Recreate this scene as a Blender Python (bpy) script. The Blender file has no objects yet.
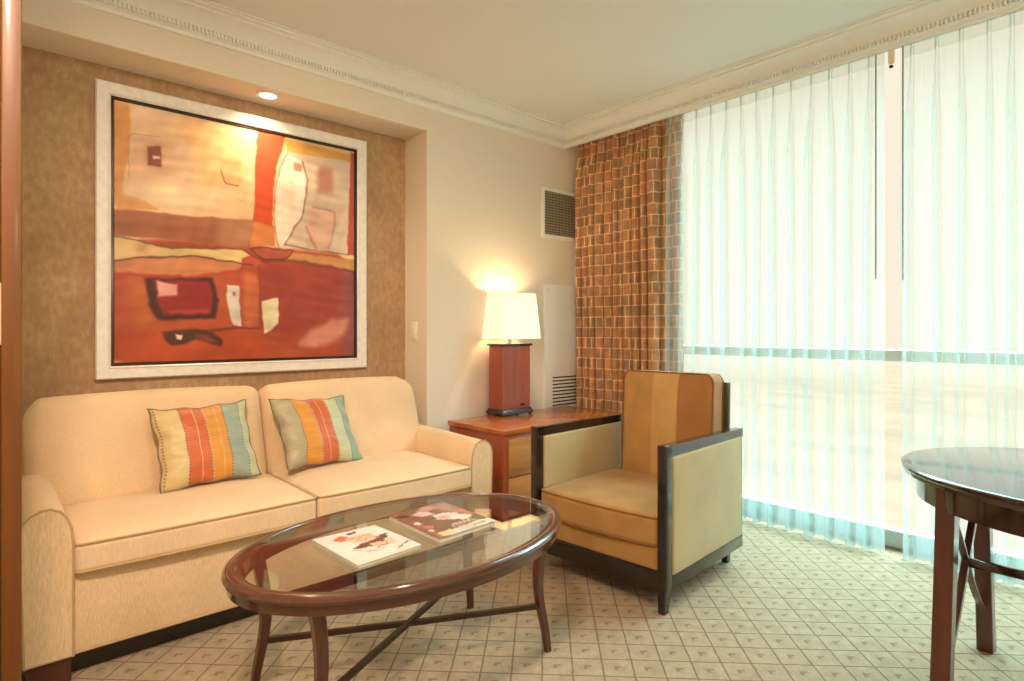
import bpy, bmesh, math, random
import numpy as np
from mathutils import Vector, Matrix

random.seed(7)
R = math.radians
PI = math.pi
C = bpy.context.scene.collection
SC = bpy.context.scene

# ------------------------------------------------------------------ camera
cam_data = bpy.data.cameras.new('camera')
cam_data.sensor_width = 36.0
cam_data.lens = 594.0 / 1024.0 * 36.0
cam_data.shift_y = -10.5 / 1024.0
cam_data.clip_start = 0.05
cam_data.clip_end = 2000
cam = bpy.data.objects.new('camera', cam_data)
cam.location = (0, 0, 1.15)
cam.rotation_euler = (R(90), 0, R(-42))
C.objects.link(cam)
SC.camera = cam

# ------------------------------------------------------------------ exposure and sampling
SC.view_settings.view_transform = 'Standard'
SC.view_settings.look = 'None'
SC.view_settings.exposure = 0.28
SC.view_settings.gamma = 1.0
SC.view_settings.use_curve_mapping = False
SC.cycles.use_denoising = True
SC.cycles.sample_clamp_indirect = 6.0
SC.cycles.caustics_reflective = False
SC.cycles.caustics_refractive = False
SC.cycles.max_bounces = 12
SC.cycles.diffuse_bounces = 6
SC.cycles.transparent_max_bounces = 24
SC.cycles.blur_glossy = 0.5

# ------------------------------------------------------------------ world: hazy bright sky, cream at the horizon, teal overhead
world = bpy.data.worlds.new('sky')
SC.world = world
world.use_nodes = True
wn, wl = world.node_tree.nodes, world.node_tree.links
wn.clear()
w_out = wn.new('ShaderNodeOutputWorld')
w_bg = wn.new('ShaderNodeBackground')
w_tc = wn.new('ShaderNodeTexCoord')
w_sep = wn.new('ShaderNodeSeparateXYZ')
w_map = wn.new('ShaderNodeMapRange')
w_map.interpolation_type = 'SMOOTHSTEP'
w_map.inputs['From Min'].default_value = 0.42
w_map.inputs['From Max'].default_value = 0.58
w_mix = wn.new('ShaderNodeMix')
w_mix.data_type = 'RGBA'
HORIZON = (0.84, 0.74, 0.60, 1)
ZENITH = (10.4, 16.0, 17.8, 1)
w_mix.inputs['A'].default_value = HORIZON
w_mix.inputs['B'].default_value = ZENITH
wl.new(w_tc.outputs['Generated'], w_sep.inputs[0])
wl.new(w_sep.outputs['Z'], w_map.inputs['Value'])
wl.new(w_map.outputs['Result'], w_mix.inputs['Factor'])
wl.new(w_mix.outputs['Result'], w_bg.inputs['Color'])
w_bg.inputs['Strength'].default_value = 1.0
wl.new(w_bg.outputs[0], w_out.inputs[0])


def lamp(name, kind, loc, energy, color, rot=(0, 0, 0), **kw):
    d = bpy.data.lights.new(name, kind)
    d.energy = energy
    d.color = color
    for k, v in kw.items():
        setattr(d, k, v)
    o = bpy.data.objects.new(name, d)
    o.location = loc
    o.rotation_euler = rot
    C.objects.link(o)
    return o


# daylight is sampled through the window opening (a portal emits nothing itself)
port = lamp('window_portal', 'AREA', (3.66, 1.0, 1.37), 1.0, (1, 1, 1), (0, R(90), 0), shape='RECTANGLE', size=2.74, size_y=4.3)
port.data.cycles.is_portal = True
# unseen warm fill discs at ceiling height, added to brighten the room
WARM = (1.0, 0.79, 0.63)
for (lx, ly) in ((0.55, 0.75), (0.9, -0.7)):
    lamp('fill_disc', 'AREA', (lx, ly, 2.685), 9.0, WARM, (0, 0, 0), shape='DISK', size=0.22)
# added unseen spot that throws warm fill onto the sofa alcove
sp_dir = Vector((1.0, 2.9, 0.55)) - Vector((-0.1, 0.6, 2.64))
lamp('fill_spot', 'SPOT', (-0.1, 0.6, 2.64), 205.0, (1.0, 0.725, 0.54), sp_dir.to_track_quat('-Z', 'Y').to_euler(), spot_size=R(92), spot_blend=1.0, shadow_soft_size=0.12)
# two bare point fills added out of view to lift walls and ceiling
for (lx, ly, le, lc) in ((-0.7, 0.75, 24.0, (1.0, 0.74, 0.53)), (0.9, -1.5, 34.0, WARM)):
    lamp('fill_point', 'POINT', (lx, ly, 1.85), le, lc, shadow_soft_size=0.16)



# ------------------------------------------------------------------ mesh helpers
def srgb(c):
    out = []
    for v in c[:3]:
        v = v / 255.0
        out.append(v / 12.92 if v <= 0.04045 else ((v + 0.055) / 1.055) ** 2.4)
    return (out[0], out[1], out[2], 1.0)


def link(name, bm, mats, parent=None, angle=35, loc=None, recalc=True):
    """the mesh bm becomes ONE object"""
    if recalc:
        bmesh.ops.recalc_face_normals(bm, faces=bm.faces[:])
    me = bpy.data.meshes.new(name)
    bm.to_mesh(me)
    bm.free()
    for p in me.polygons:
        p.use_smooth = True
    me.set_sharp_from_angle(angle=R(angle))
    for m in (mats if isinstance(mats, (list, tuple)) else [mats]):
        me.materials.append(m)
    o = bpy.data.objects.new(name, me)
    C.objects.link(o)
    if parent:
        o.parent = parent
    if loc:
        o.location = loc
    return o


def thing(name, label, cat, loc=(0, 0, 0), rz=0.0, group=None):
    o = bpy.data.objects.new(name, None)
    o.empty_display_size = 0.1
    o.location = loc
    o.rotation_euler = (0, 0, rz)
    C.objects.link(o)
    o['label'] = label
    o['category'] = cat
    if group:
        o['group'] = group
    return o


def structure(name, bm, mats, parent=None, angle=35):
    o = link(name, bm, mats, parent, angle)
    if not parent:
        o['kind'] = 'structure'
    return o


def box(bm, lo, hi, bev=0.0, seg=2, mi=0, M=None):
    c = [(a + b) / 2 for a, b in zip(lo, hi)]
    s = [abs(b - a) for a, b in zip(lo, hi)]
    r = bmesh.ops.create_cube(bm, size=1.0)
    vs = r['verts']
    for v in vs:
        v.co = Vector((v.co.x * s[0] + c[0], v.co.y * s[1] + c[1], v.co.z * s[2] + c[2]))
    fs = set(f for v in vs for f in v.link_faces)
    for f in fs:
        f.material_index = mi
    allv = vs
    if bev > 0:
        es = list(set(e for v in vs for e in v.link_edges))
        rr = bmesh.ops.bevel(bm, geom=es, offset=bev, offset_type='OFFSET', segments=seg, profile=0.5, affect='EDGES')
        for f in rr['faces']:
            f.material_index = mi
        allv = list(set(v for f in rr['faces'] for v in f.verts) | set(v for v in vs if v.is_valid))
    if M is not None:
        for v in allv:
            v.co = M @ v.co
    return allv


def rbox(bm, c, h, r, k=4, m=8, f=None, M=None, mi=0):
    """rounded, finely divided box: centre c, half sizes h, corner radius r; f deforms local points"""
    def samp(a):
        rr = min(r, a * 0.999)
        lo = [-a + rr - rr * math.tan(R(45) * (1 - i / k)) for i in range(k)]
        mid = [-(a - rr) + 2 * (a - rr) * i / m for i in range(m + 1)]
        return lo + mid + [-x for x in reversed(lo)]
    ax = [samp(h[i]) for i in range(3)]
    new = {}
    rs = min(r, min(h) * 0.999)

    def vert(p):
        q = Vector(p)
        inner = Vector([max(-(h[i] - rs), min(h[i] - rs, q[i])) for i in range(3)])
        d = q - inner
        if d.length > 1e-9:
            q = inner + d.normalized() * rs
        if f:
            q = f(q)
        q = q + Vector(c)
        if M is not None:
            q = M @ q
        key = (round(q.x, 5), round(q.y, 5), round(q.z, 5))
        if key not in new:
            new[key] = bm.verts.new(q)
        return new[key]
    if r > min(h):
        r = rs
        ax = [samp(h[i]) for i in range(3)]
    for d in range(3):
        a, b = [(1, 2), (2, 0), (0, 1)][d]
        for s in (-1, 1):
            grid = []
            for u in ax[a]:
                row = []
                for v in ax[b]:
                    p = [0, 0, 0]
                    p[d] = s * h[d]
                    p[a] = u
                    p[b] = v
                    row.append(vert(p))
                grid.append(row)
            for i in range(len(grid) - 1):
                for j in range(len(grid[0]) - 1):
                    q = [grid[i][j], grid[i + 1][j], grid[i + 1][j + 1], grid[i][j + 1]]
                    q2 = []
                    for v in q:
                        if v not in q2:
                            q2.append(v)
                    if len(q2) >= 3:
                        if s < 0:
                            q2.reverse()
                        try:
                            fc = bm.faces.new(q2)
                            fc.material_index = mi
                        except ValueError:
                            pass


def loft(bm, rings, cap=True, closed=False, mi=0):
    vr = [[bm.verts.new(p) for p in ring] for ring in rings]
    n = len(vr[0])
    seq = list(range(len(vr) - 1)) + ([-1] if closed else [])
    for i in seq:
        a, b = vr[i], vr[i + 1]
        for j in range(n):
            fc = bm.faces.new((a[j], a[(j + 1) % n], b[(j + 1) % n], b[j]))
            fc.material_index = mi
    if cap and not closed:
        for ring in (list(reversed(vr[0])), vr[-1]):
            fc = bm.faces.new(ring)
            fc.material_index = mi
    return vr


def tube(bm, pts, r, seg=8, closed=False, mi=0):
    pts = [Vector(p) for p in pts]
    n = len(pts)
    rings = []
    up = Vector((0.13, 0.21, 0.97)).normalized()
    for i, p in enumerate(pts):
        if closed:
            t = pts[(i + 1) % n] - pts[i - 1]
        else:
            t = pts[min(i + 1, n - 1)] - pts[max(i - 1, 0)]
        t.normalize()
        a = up - t * up.dot(t)
        if a.length < 1e-4:
            a = Vector((1, 0, 0)) - t * t.x
        a.normalize()
        up = a
        b = t.cross(a)
        rr = r[i] if isinstance(r, (list, tuple)) else r
        rings.append([p + (a * math.cos(2 * PI * k / seg) + b * math.sin(2 * PI * k / seg)) * rr for k in range(seg)])
    loft(bm, rings, cap=not closed, closed=closed, mi=mi)


def rect_ring(cx, cy, z, hx, hy, ch=0.15, rot=0.0):
    """chamfered rectangle, for lofting legs"""
    c = min(hx, hy) * ch
    pts = [(-hx + c, -hy), (hx - c, -hy), (hx, -hy + c), (hx, hy - c), (hx - c, hy), (-hx + c, hy), (-hx, hy - c), (-hx, -hy + c)]
    co, si = math.cos(rot), math.sin(rot)
    return [Vector((cx + x * co - y * si, cy + x * si + y * co, z)) for x, y in pts]


def prism(bm, poly, fn, d0, d1, mi=0):
    """poly of (a,b); fn(a,b,d) gives the point; extruded from d0 to d1"""
    loft(bm, [[Vector(fn(a, b, d)) for a, b in poly] for d in (d0, d1)], mi=mi)


def ellipse_solid(bm, prof, a, b, cx=0, cy=0, n=96, closed=True, mi=0):
    """profile of (offset, z) swept round an ellipse; a closed profile gives a ring"""
    vr = []
    for i in range(n):
        t = 2 * PI * i / n
        vr.append([bm.verts.new((cx + (a + o) * math.cos(t), cy + (b + o) * math.sin(t), z)) for o, z in prof])
    m = len(prof)
    for i in range(n):
        p, q = vr[i], vr[(i + 1) % n]
        for j in range(m if closed else m - 1):
            fc = bm.faces.new((p[j], q[j], q[(j + 1) % m], p[(j + 1) % m]))
            fc.material_index = mi
    if not closed:
        bm.faces.new([vr[i][0] for i in range(n)]).material_index = mi
        bm.faces.new([vr[i][-1] for i in range(n)]).material_index = mi


def disc(bm, c, r, n=32, z0=0, z1=0.01, mi=0):
    loft(bm, [[Vector((c[0] + r * math.cos(2 * PI * k / n), c[1] + r * math.sin(2 * PI * k / n), z)) for k in range(n)] for z in (z0, z1)], mi=mi)


# ------------------------------------------------------------------ materials
class NT:
    def __init__(self, name):
        self.m = bpy.data.materials.new(name)
        self.m.use_nodes = True
        self.t = self.m.node_tree
        self.n = self.t.nodes
        self.b = self.n['Principled BSDF']
        self.out = self.n['Material Output']

    def new(self, typ, **kw):
        x = self.n.new('ShaderNode' + typ)
        for k, v in kw.items():
            setattr(x, k, v)
        return x

    def lk(self, a, b):
        self.t.links.new(a, b)

    def coord(self, scale=(1, 1, 1), rot=(0, 0, 0), kind='Object', loc=(0, 0, 0)):
        tc = self.new('TexCoord')
        mp = self.new('Mapping')
        mp.inputs['Scale'].default_value = scale
        mp.inputs['Rotation'].default_value = rot
        mp.inputs['Location'].default_value = loc
        self.lk(tc.outputs[kind], mp.inputs['Vector'])
        return mp.outputs['Vector']

    def noise(self, vec, scale, detail=3, rough=0.5):
        x = self.new('TexNoise')
        x.inputs['Scale'].default_value = scale
        x.inputs['Detail'].default_value = detail
        x.inputs['Roughness'].default_value = rough
        self.lk(vec, x.inputs['Vector'])
        return x.outputs['Fac']

    def ramp(self, fac, stops, interp='LINEAR'):
        x = self.new('ValToRGB')
        cr = x.color_ramp
        cr.interpolation = interp
        while len(cr.elements) > 1:
            cr.elements.remove(cr.elements[-1])
        cr.elements[0].position = stops[0][0]
        cr.elements[0].color = stops[0][1]
        for p, c in stops[1:]:
            e = cr.elements.new(p)
            e.color = c
        self.lk(fac, x.inputs['Fac'])
        return x.outputs['Color']

    def mix(self, fac, a, b, blend='MIX'):
        x = self.new('Mix', data_type='RGBA', blend_type=blend)
        for s, v in (('Factor', fac), ('A', a), ('B', b)):
            if hasattr(v, 'is_linked'):
                self.lk(v, x.inputs[s])
            else:
                x.inputs[s].default_value = v
        return x.outputs['Result']

    def math(self, op, a, b=None, c=None):
        x = self.new('Math', operation=op)
        for i, v in enumerate((a, b, c)):
            if v is None:
                continue
            if hasattr(v, 'is_linked'):
                self.lk(v, x.inputs[i])
            else:
                x.inputs[i].default_value = v
        return x.outputs[0]

    def bump(self, h, strength=0.3, dist=0.002):
        x = self.new('Bump')
        x.inputs['Strength'].default_value = strength
        x.inputs['Distance'].default_value = dist
        self.lk(h, x.inputs['Height'])
        self.lk(x.outputs['Normal'], self.b.inputs['Normal'])

    def set(self, color=None, rough=0.5, spec=0.5, metal=0.0, coat=0.0, sheen=0.0):
        if color is not None:
            if hasattr(color, 'is_linked'):
                self.lk(color, self.b.inputs['Base Color'])
            else:
                self.b.inputs['Base Color'].default_value = color
        self.b.inputs['Roughness'].default_value = rough
        self.b.inputs['Specular IOR Level'].default_value = spec
        self.b.inputs['Metallic'].default_value = metal
        self.b.inputs['Coat Weight'].default_value = coat
        self.b.inputs['Coat Roughness'].default_value = 0.12
        self.b.inputs['Sheen Weight'].default_value = sheen
        return self.m


def scale_c(c, k):
    return (min(1, c[0] * k), min(1, c[1] * k), min(1, c[2] * k), 1)


def m_plain(name, c, rough=0.5, spec=0.5, metal=0.0, coat=0.0, var=0.06, sc=30):
    t = NT(name)
    v = t.coord()
    n = t.noise(v, sc, 2)
    col = t.ramp(n, [(0.3, scale_c(c, 1 - var)), (0.7, scale_c(c, 1 + var))])
    return t.set(col, rough, spec, metal, coat)


def m_wood(name, c, rough=0.3, axis=0, coat=0.2, contrast=0.35, sc=14, spec=0.5):
    t = NT(name)
    s = [1.0, 1.0, 1.0]
    s[axis] = 0.07
    v = t.coord(tuple(s))
    n = t.noise(v, sc, 6, 0.6)
    n2 = t.noise(v, sc * 6, 3, 0.6)
    f = t.math('ADD', t.math('MULTIPLY', n, 0.7), t.math('MULTIPLY', n2, 0.3))
    col = t.ramp(f, [(0.32, scale_c(c, 1 - contrast)), (0.5, c), (0.68, scale_c(c, 1 + contrast))])
    t.bump(n2, 0.05, 0.001)
    return t.set(col, rough, spec, 0, coat)


def m_fabric(name, c, var=0.08, sc=400, rib=None, rough=0.9, sheen=0.15, bump=0.35, blotch=0.06):
    t = NT(name)
    v = t.coord()
    big = t.noise(v, 5, 3)
    if rib:
        v2 = t.coord((rib[0], rib[1], rib[2]))
        fine = t.noise(v2, 1.0, 2, 0.6)
    else:
        fine = t.noise(v, sc, 2, 0.6)
    a = t.ramp(fine, [(0.3, scale_c(c, 1 - var)), (0.7, scale_c(c, 1 + var))])
    b = t.ramp(big, [(0.3, (1 - blotch, 1 - blotch, 1 - blotch, 1)), (0.7, (1 + blotch, 1 + blotch, 1 + blotch, 1))])
    col = t.mix(1.0, a, b, 'MULTIPLY')
    t.bump(fine, bump, 0.001)
    return t.set(col, rough, 0.2, 0, 0, sheen)


M = {}
M['wall'] = m_plain('pale_wallpaper', srgb((230, 221, 203)), 0.75, 0.25, var=0.03, sc=120)
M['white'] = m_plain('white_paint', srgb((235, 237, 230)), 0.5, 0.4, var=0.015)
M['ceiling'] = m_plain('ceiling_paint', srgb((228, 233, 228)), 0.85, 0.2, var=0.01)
M['plastic'] = m_plain('ivory_plastic', srgb((244, 234, 210)), 0.35, 0.5, var=0.01)
M['dark'] = m_plain('dark_gap', srgb((30, 24, 20)), 0.8, 0.2)
M['black_metal'] = m_plain('dark_bronze_metal', srgb((70, 52, 42)), 0.4, 0.5, 0.6)
M['alu'] = m_plain('window_aluminium', srgb((206, 214, 208)), 0.45, 0.5, 0.3)
M['cherry'] = m_wood('cherry_wood', srgb((176, 92, 44)), 0.22, 0, 0.4, 0.3)
M['cherry_v'] = m_wood('cherry_wood_upright', srgb((160, 78, 46)), 0.25, 2, 0.35, 0.3)
M['drawer_wood'] = m_wood('drawer_wood', srgb((186, 128, 72)), 0.35, 0, 0.2, 0.25)
M['jamb'] = m_wood('orange_jamb_wood', srgb((104, 63, 20)), 0.45, 2, 0.1, 0.35, 9)
M['walnut'] = m_wood('walnut_wood', srgb((84, 52, 36)), 0.2, 0, 0.8, 0.3)
M['walnut_v'] = m_wood('walnut_wood_upright', srgb((80, 42, 30)), 0.25, 2, 0.5, 0.3)
M['dining'] = m_wood('dining_wood', srgb((54, 34, 29)), 0.08, 1, 1.0, 0.2)
M['dining_v'] = m_wood('dining_wood_upright', srgb((88, 46, 34)), 0.28, 2, 0.5, 0.25)
M['espresso'] = m_wood('espresso_wood', srgb((34, 25, 20)), 0.2, 0, 0.55, 0.2)
M['sofa'] = m_fabric('cream_rib_fabric', srgb((226, 200, 162)), 0.08, rib=(420, 420, 30), bump=0.3)
M['sofa_front'] = m_fabric('cream_basket_fabric', srgb((222, 196, 156)), 0.13, rib=(330, 330, 40), bump=0.5)
M['piping'] = m_fabric('tan_piping', srgb((188, 158, 116)), 0.1)
M['velvet'] = m_fabric('gold_velvet', srgb((170, 130, 76)), 0.08, sc=300, sheen=0.12, blotch=0.16)
M['arm_fabric'] = m_fabric('khaki_gold_fabric', srgb((180, 160, 116)), 0.12, sc=350, sheen=0.15)
M['chair_piping'] = m_fabric('brown_piping', srgb((140, 98, 50)), 0.1)
M['carton'] = m_plain('magazine_pages', srgb((226, 220, 204)), 0.7, 0.3)
M['steel'] = m_plain('brushed_metal', srgb((196, 190, 176)), 0.3, 0.5, 0.9)


def build_special():
    # brown suede wallpaper in the alcove
    t = NT('suede_wallpaper')
    v = t.coord()
    n = t.noise(v, 3.0, 6, 0.65)
    n2 = t.noise(t.coord((1, 1, 0.5)), 40, 4, 0.6)
    f = t.math('ADD', t.math('MULTIPLY', n, 0.55), t.math('MULTIPLY', n2, 0.45))
    col = t.ramp(f, [(0.32, srgb((158, 128, 96))), (0.5, srgb((182, 151, 115))), (0.68, srgb((204, 176, 140)))])
    M['suede'] = t.set(col, 0.8, 0.25)

    # carpet: 10 cm squares on the diagonal, an L-shaped fleck in each
    t = NT('carpet_pattern')
    tc = t.coord((1, 1, 1), (0, 0, R(-CARPET_ROT)), 'Object')
    off = t.new('VectorMath', operation='ADD')
    off.inputs[1].default_value = (0.02, 0.045, 0)
    t.lk(tc, off.inputs[0])
    wob = t.new('TexNoise')
    wob.inputs['Scale'].default_value = 30
    t.lk(tc, wob.inputs['Vector'])
    wsub = t.new('VectorMath', operation='MULTIPLY_ADD')
    wsub.inputs[1].default_value = (0.006, 0.006, 0)
    t.lk(wob.outputs['Color'], wsub.inputs[0])
    t.lk(off.outputs[0], wsub.inputs[2])
    sep = t.new('SeparateXYZ')
    t.lk(wsub.outputs[0], sep.inputs[0])
    P = 0.103

    def cell(o):
        return t.math('FRACT', t.math('DIVIDE', o, P))
    fx, fy = cell(sep.outputs['X']), cell(sep.outputs['Y'])

    def line(f, c, w, soft=0.02):
        d = t.math('ABSOLUTE', t.math('SUBTRACT', f, c))
        mr = t.new('MapRange', interpolation_type='SMOOTHSTEP')
        mr.inputs['From Min'].default_value = w
        mr.inputs['From Max'].default_value = w + soft
        mr.inputs['To Min'].default_value = 1
        mr.inputs['To Max'].default_value = 0
        t.lk(d, mr.inputs['Value'])
        return mr.outputs['Result']
    grid = t.math('MAXIMUM', line(fx, 0.5, 0.018), line(fy, 0.5, 0.018))
    # the fleck sits half a cell away from the lines
    hx = t.math('FRACT', t.math('ADD', t.math('DIVIDE', sep.outputs['X'], P), 0.5))
    hy = t.math('FRACT', t.math('ADD', t.math('DIVIDE', sep.outputs['Y'], P), 0.5))
    bar = t.math('MULTIPLY', line(hx, 0.50, 0.10), line(hy, 0.56, 0.045))
    stub = t.math('MULTIPLY', line(hx, 0.57, 0.035), line(hy, 0.48, 0.10))
    fleck = t.math('MAXIMUM', bar, stub)
    soft = t.math('MULTIPLY', line(hx, 0.5, 0.08, 0.2), line(hy, 0.5, 0.08, 0.2))
    pile = t.noise(t.coord(), 260, 3, 0.7)
    blotch = t.noise(t.coord(), 22, 5, 0.75)
    base = t.ramp(t.math('ADD', t.math('MULTIPLY', pile, 0.45), t.math('MULTIPLY', blotch, 0.55)),
                  [(0.3, srgb((136, 116, 88))), (0.7, srgb((188, 167, 138)))])
    c1 = t.mix(t.math('MULTIPLY', soft, 0.22), base, srgb((150, 126, 90)))
    c2 = t.mix(t.math('MULTIPLY', grid, 0.72), c1, srgb((104, 76, 52)))
    c3 = t.mix(t.math('MULTIPLY', fleck, 0.5), c2, srgb((96, 68, 50)))
    h = t.math('SUBTRACT', pile, t.math('MULTIPLY', grid, 0.8))
    t.bump(h, 0.5, 0.004)
    M['carpet'] = t.set(c3, 0.95, 0.15, 0, 0, 0.1)

    # patterned drape: woven blocks in rust and brown with light outlines
    t = NT('drape_blocks')
    uv = t.coord((1, 1, 1), (0, 0, 0), 'UV')
    br = t.new('TexBrick')
    br.offset = 0.35
    br.offset_frequency = 2
    br.squash = 0.7
    br.squash_frequency = 3
    br.inputs['Scale'].default_value = 1.0
    br.inputs['Brick Width'].default_value = 0.08
    br.inputs['Row Height'].default_value = 0.078
    br.inputs['Mortar Size'].default_value = 0.0055
    br.inputs['Mortar Smooth'].default_value = 0.7
    br.inputs['Bias'].default_value = 0.0
    br.inputs['Color1'].default_value = srgb((206, 150, 110))
    br.inputs['Color2'].default_value = srgb((160, 130, 100))
    br.inputs['Mortar'].default_value = srgb((240, 208, 164))
    t.lk(uv, br.inputs['Vector'])
    th = t.noise(t.coord((20, 240, 1), (0, 0, 0), 'UV'), 1.0, 2)
    th2 = t.noise(t.coord((9, 14, 1), (0, 0, 0), 'UV'), 1.0, 2)
    k = t.ramp(th, [(0.35, (0.78, 0.76, 0.74, 1)), (0.65, (1.2, 1.18, 1.15, 1))])
    col = t.mix(0.8, br.outputs['Color'], k, 'MULTIPLY')
    k2 = t.ramp(th2, [(0.35, (0.85, 0.85, 0.9, 1)), (0.65, (1.15, 1.1, 1.0, 1))])
    col = t.mix(1.0, col, k2, 'MULTIPLY')
    t.bump(br.outputs['Fac'], 0.2, 0.002)
    M['drape'] = t.set(col, 0.8, 0.2, 0, 0, 0.2)

    # sheer voile: part of the light passes straight, the rest is scattered
    def voile(name, through, col):
        t = NT(name)
        tr = t.new('BsdfTransparent')
        tr.inputs['Color'].default_value = (0.97, 1.0, 0.985, 1)
        tl = t.new('BsdfTranslucent')
        tl.inputs['Color'].default_value = col
        df = t.new('BsdfDiffuse')
        df.inputs['Color'].default_value = col
        a = t.new('MixShader')
        a.inputs[0].default_value = 0.45
        t.lk(tl.outputs[0], a.inputs[1])
        t.lk(df.outputs[0], a.inputs[2])
        b = t.new('MixShader')
        th = t.noise(t.coord((60, 2.0, 1), (0, 0, 0), 'UV'), 1.0, 2)
        fac = t.math('ADD', t.math('MULTIPLY', t.math('SUBTRACT', th, 0.5), 0.16), 1 - through)
        t.lk(fac, b.inputs[0])
        t.lk(tr.outputs[0], b.inputs[1])
        t.lk(a.outputs[0], b.inputs[2])
        t.n.remove(t.b)
        t.lk(b.outputs[0], t.out.inputs['Surface'])
        return t.m
    M['voile'] = voile('sheer_voile', 0.77, (0.62, 0.71, 0.67, 1))
    M['voile_hem'] = voile('sheer_voile_hem', 0.6, (0.52, 0.59, 0.58, 1))

    # window pane and table glass: mostly clear with a Fresnel reflection
    def pane(name, tint, ior, gain):
        t = NT(name)
        tr = t.new('BsdfTransparent')
        tr.inputs['Color'].default_value = tint
        gl = t.new('BsdfGlossy')
        gl.inputs['Roughness'].default_value = 0.0
        fr = t.new('Fresnel')
        fr.inputs['IOR'].default_value = ior
        mx = t.new('MixShader')
        # the same index from either side of the sheet
        geo = t.new('NewGeometry')
        t.lk(t.math('ADD', t.math('MULTIPLY', geo.outputs['Backfacing'], 1.0 / ior - ior), ior), fr.inputs['IOR'])
        t.lk(t.math('MULTIPLY', fr.outputs[0], gain), mx.inputs[0])
        t.lk(tr.outputs[0], mx.inputs[1])
        t.lk(gl.outputs[0], mx.inputs[2])
        t.n.remove(t.b)
        t.lk(mx.outputs[0], t.out.inputs['Surface'])
        return t.m
    M['window_glass'] = pane('window_glass', (0.98, 0.995, 0.985, 1), 1.45, 0.5)
    M['table_glass'] = pane('table_glass', (0.965, 0.985, 0.97, 1), 1.75, 1.0)

    # lit lamp shade (gives off light) and lit downlight lens
    def glow(name, col, strength):
        t = NT(name)
        em = t.new('Emission')
        em.inputs['Color'].default_value = col
        em.inputs['Strength'].default_value = strength
        t.n.remove(t.b)
        t.lk(em.outputs[0], t.out.inputs['Surface'])
        return t.m
    M['downlight_lens'] = glow('downlight_lens', (1, 0.86, 0.66, 1), 2.2)
    t = NT('lit_shade_linen')
    v = t.coord((300, 300, 60))
    n = t.noise(v, 1.0, 2)
    col = t.ramp(n, [(0.3, srgb((250, 236, 206))), (0.7, srgb((255, 243, 218)))])
    t.set(col, 0.9, 0.1)
    t.lk(col, t.b.inputs['Emission Color'])
    t.b.inputs['Emission Strength'].default_value = 0.50
    M['shade'] = t.m

    # chair back velvet: three broad upright stripes
    t = NT('striped_velvet')
    v = t.coord((1, 1, 1), (0, 0, 0), 'Generated')
    sep = t.new('SeparateXYZ')
    t.lk(v, sep.inputs[0])
    st = t.ramp(sep.outputs['Y'], [(0.0, srgb((172, 122, 74))), (0.345, srgb((172, 122, 74))), (0.355, srgb((208, 168, 108))),
                                   (0.62, srgb((204, 163, 102))), (0.63, srgb((190, 146, 86))), (1, srgb((188, 144, 84)))])
    big = t.noise(t.coord((1, 1, 0.6)), 9, 3)
    k = t.ramp(big, [(0.3, (0.88, 0.88, 0.88, 1)), (0.7, (1.1, 1.1, 1.1, 1))])
    fine = t.noise(t.coord(), 320, 2)
    col = t.mix(1.0, st, k, 'MULTIPLY')
    t.bump(fine, 0.25, 0.001)
    M['velvet_stripe'] = t.set(col, 0.85, 0.2, 0, 0, 0.12)

    # picture frame and painted surfaces (colour comes from the painted picture itself)
    M['frame'] = m_plain('silver_white_frame', srgb((236, 234, 226)), 0.35, 0.5, 0.15)
    for nm, rough in (('artwork', 0.42), ('cover', 0.22)):
        t = NT(nm)
        at = t.new('Attribute', attribute_name='paint')
        n = t.noise(t.coord((1, 1, 1)), 120, 3)
        if nm == 'artwork':
            t.bump(n, 0.25, 0.002)
        M[nm] = t.set(at.outputs['Color'], rough, 0.4)

    # striped silk cushions: u runs across the stripes
    def silk(name, stops, stitches):
        t = NT(name)
        v = t.coord((1, 1, 1), (0, 0, 0), 'UV')
        sep = t.new('SeparateXYZ')
        t.lk(v, sep.inputs[0])
        wob = t.noise(t.coord((2, 5, 1), (0, 0, 0), 'UV'), 1.0, 2)
        u = t.math('ADD', sep.outputs['X'], t.math('MULTIPLY', t.math('SUBTRACT', wob, 0.5), 0.02))
        col = t.ramp(u, [(p, srgb(c)) for p, c in stops], 'CONSTANT')
        sheen = t.noise(t.coord((3, 9, 1), (0, 0, 0), 'UV'), 1.0, 3)
        k = t.ramp(sheen, [(0.3, (0.88, 0.88, 0.88, 1)), (0.7, (1.1, 1.1, 1.1, 1))])
        col = t.mix(1.0, col, k, 'MULTIPLY')
        dash = t.math('GREATER_THAN', t.math('FRACT', t.math('MULTIPLY', sep.outputs['Y'], 26.0)), 0.42)
        for p in stitches:
            d = t.math('LESS_THAN', t.math('ABSOLUTE', t.math('SUBTRACT', u, p)), 0.007)
            col = t.mix(t.math('MULTIPLY', t.math('MULTIPLY', d, dash), 0.75), col, srgb((96, 84, 84)))
        wr = t.noise(t.coord((6, 9, 1), (0, 0, 0), 'UV'), 1.0, 3)
        t.bump(wr, 0.5, 0.012)
        return t.set(col, 0.42, 0.4, 0, 0, 0.3)
    Y_, O_, G_, B_, L_, W_ = (208, 188, 134), (202, 104, 60), (214, 150, 66), (150, 168, 154), (190, 198, 164), (212, 164, 130)
    M['silk_a'] = silk('striped_silk', [(0, Y_), (0.25, O_), (0.375, W_), (0.385, O_), (0.475, W_), (0.49, G_), (0.60, (206, 170, 104)), (0.615, G_),
                                        (0.695, B_), (0.88, L_)], [0.25, 0.48, 0.695, 0.885, 0.03])
    M['silk_b'] = silk('striped_silk_mirrored', [(0, (168, 160, 128)), (0.22, G_), (0.41, W_), (0.43, O_), (0.52, W_), (0.535, O_), (0.64, W_), (0.65, L_),
                                                 (0.83, (142, 178, 160))], [0.22, 0.42, 0.65, 0.835])


CARPET_ROT = 45.0
build_special()

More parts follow.
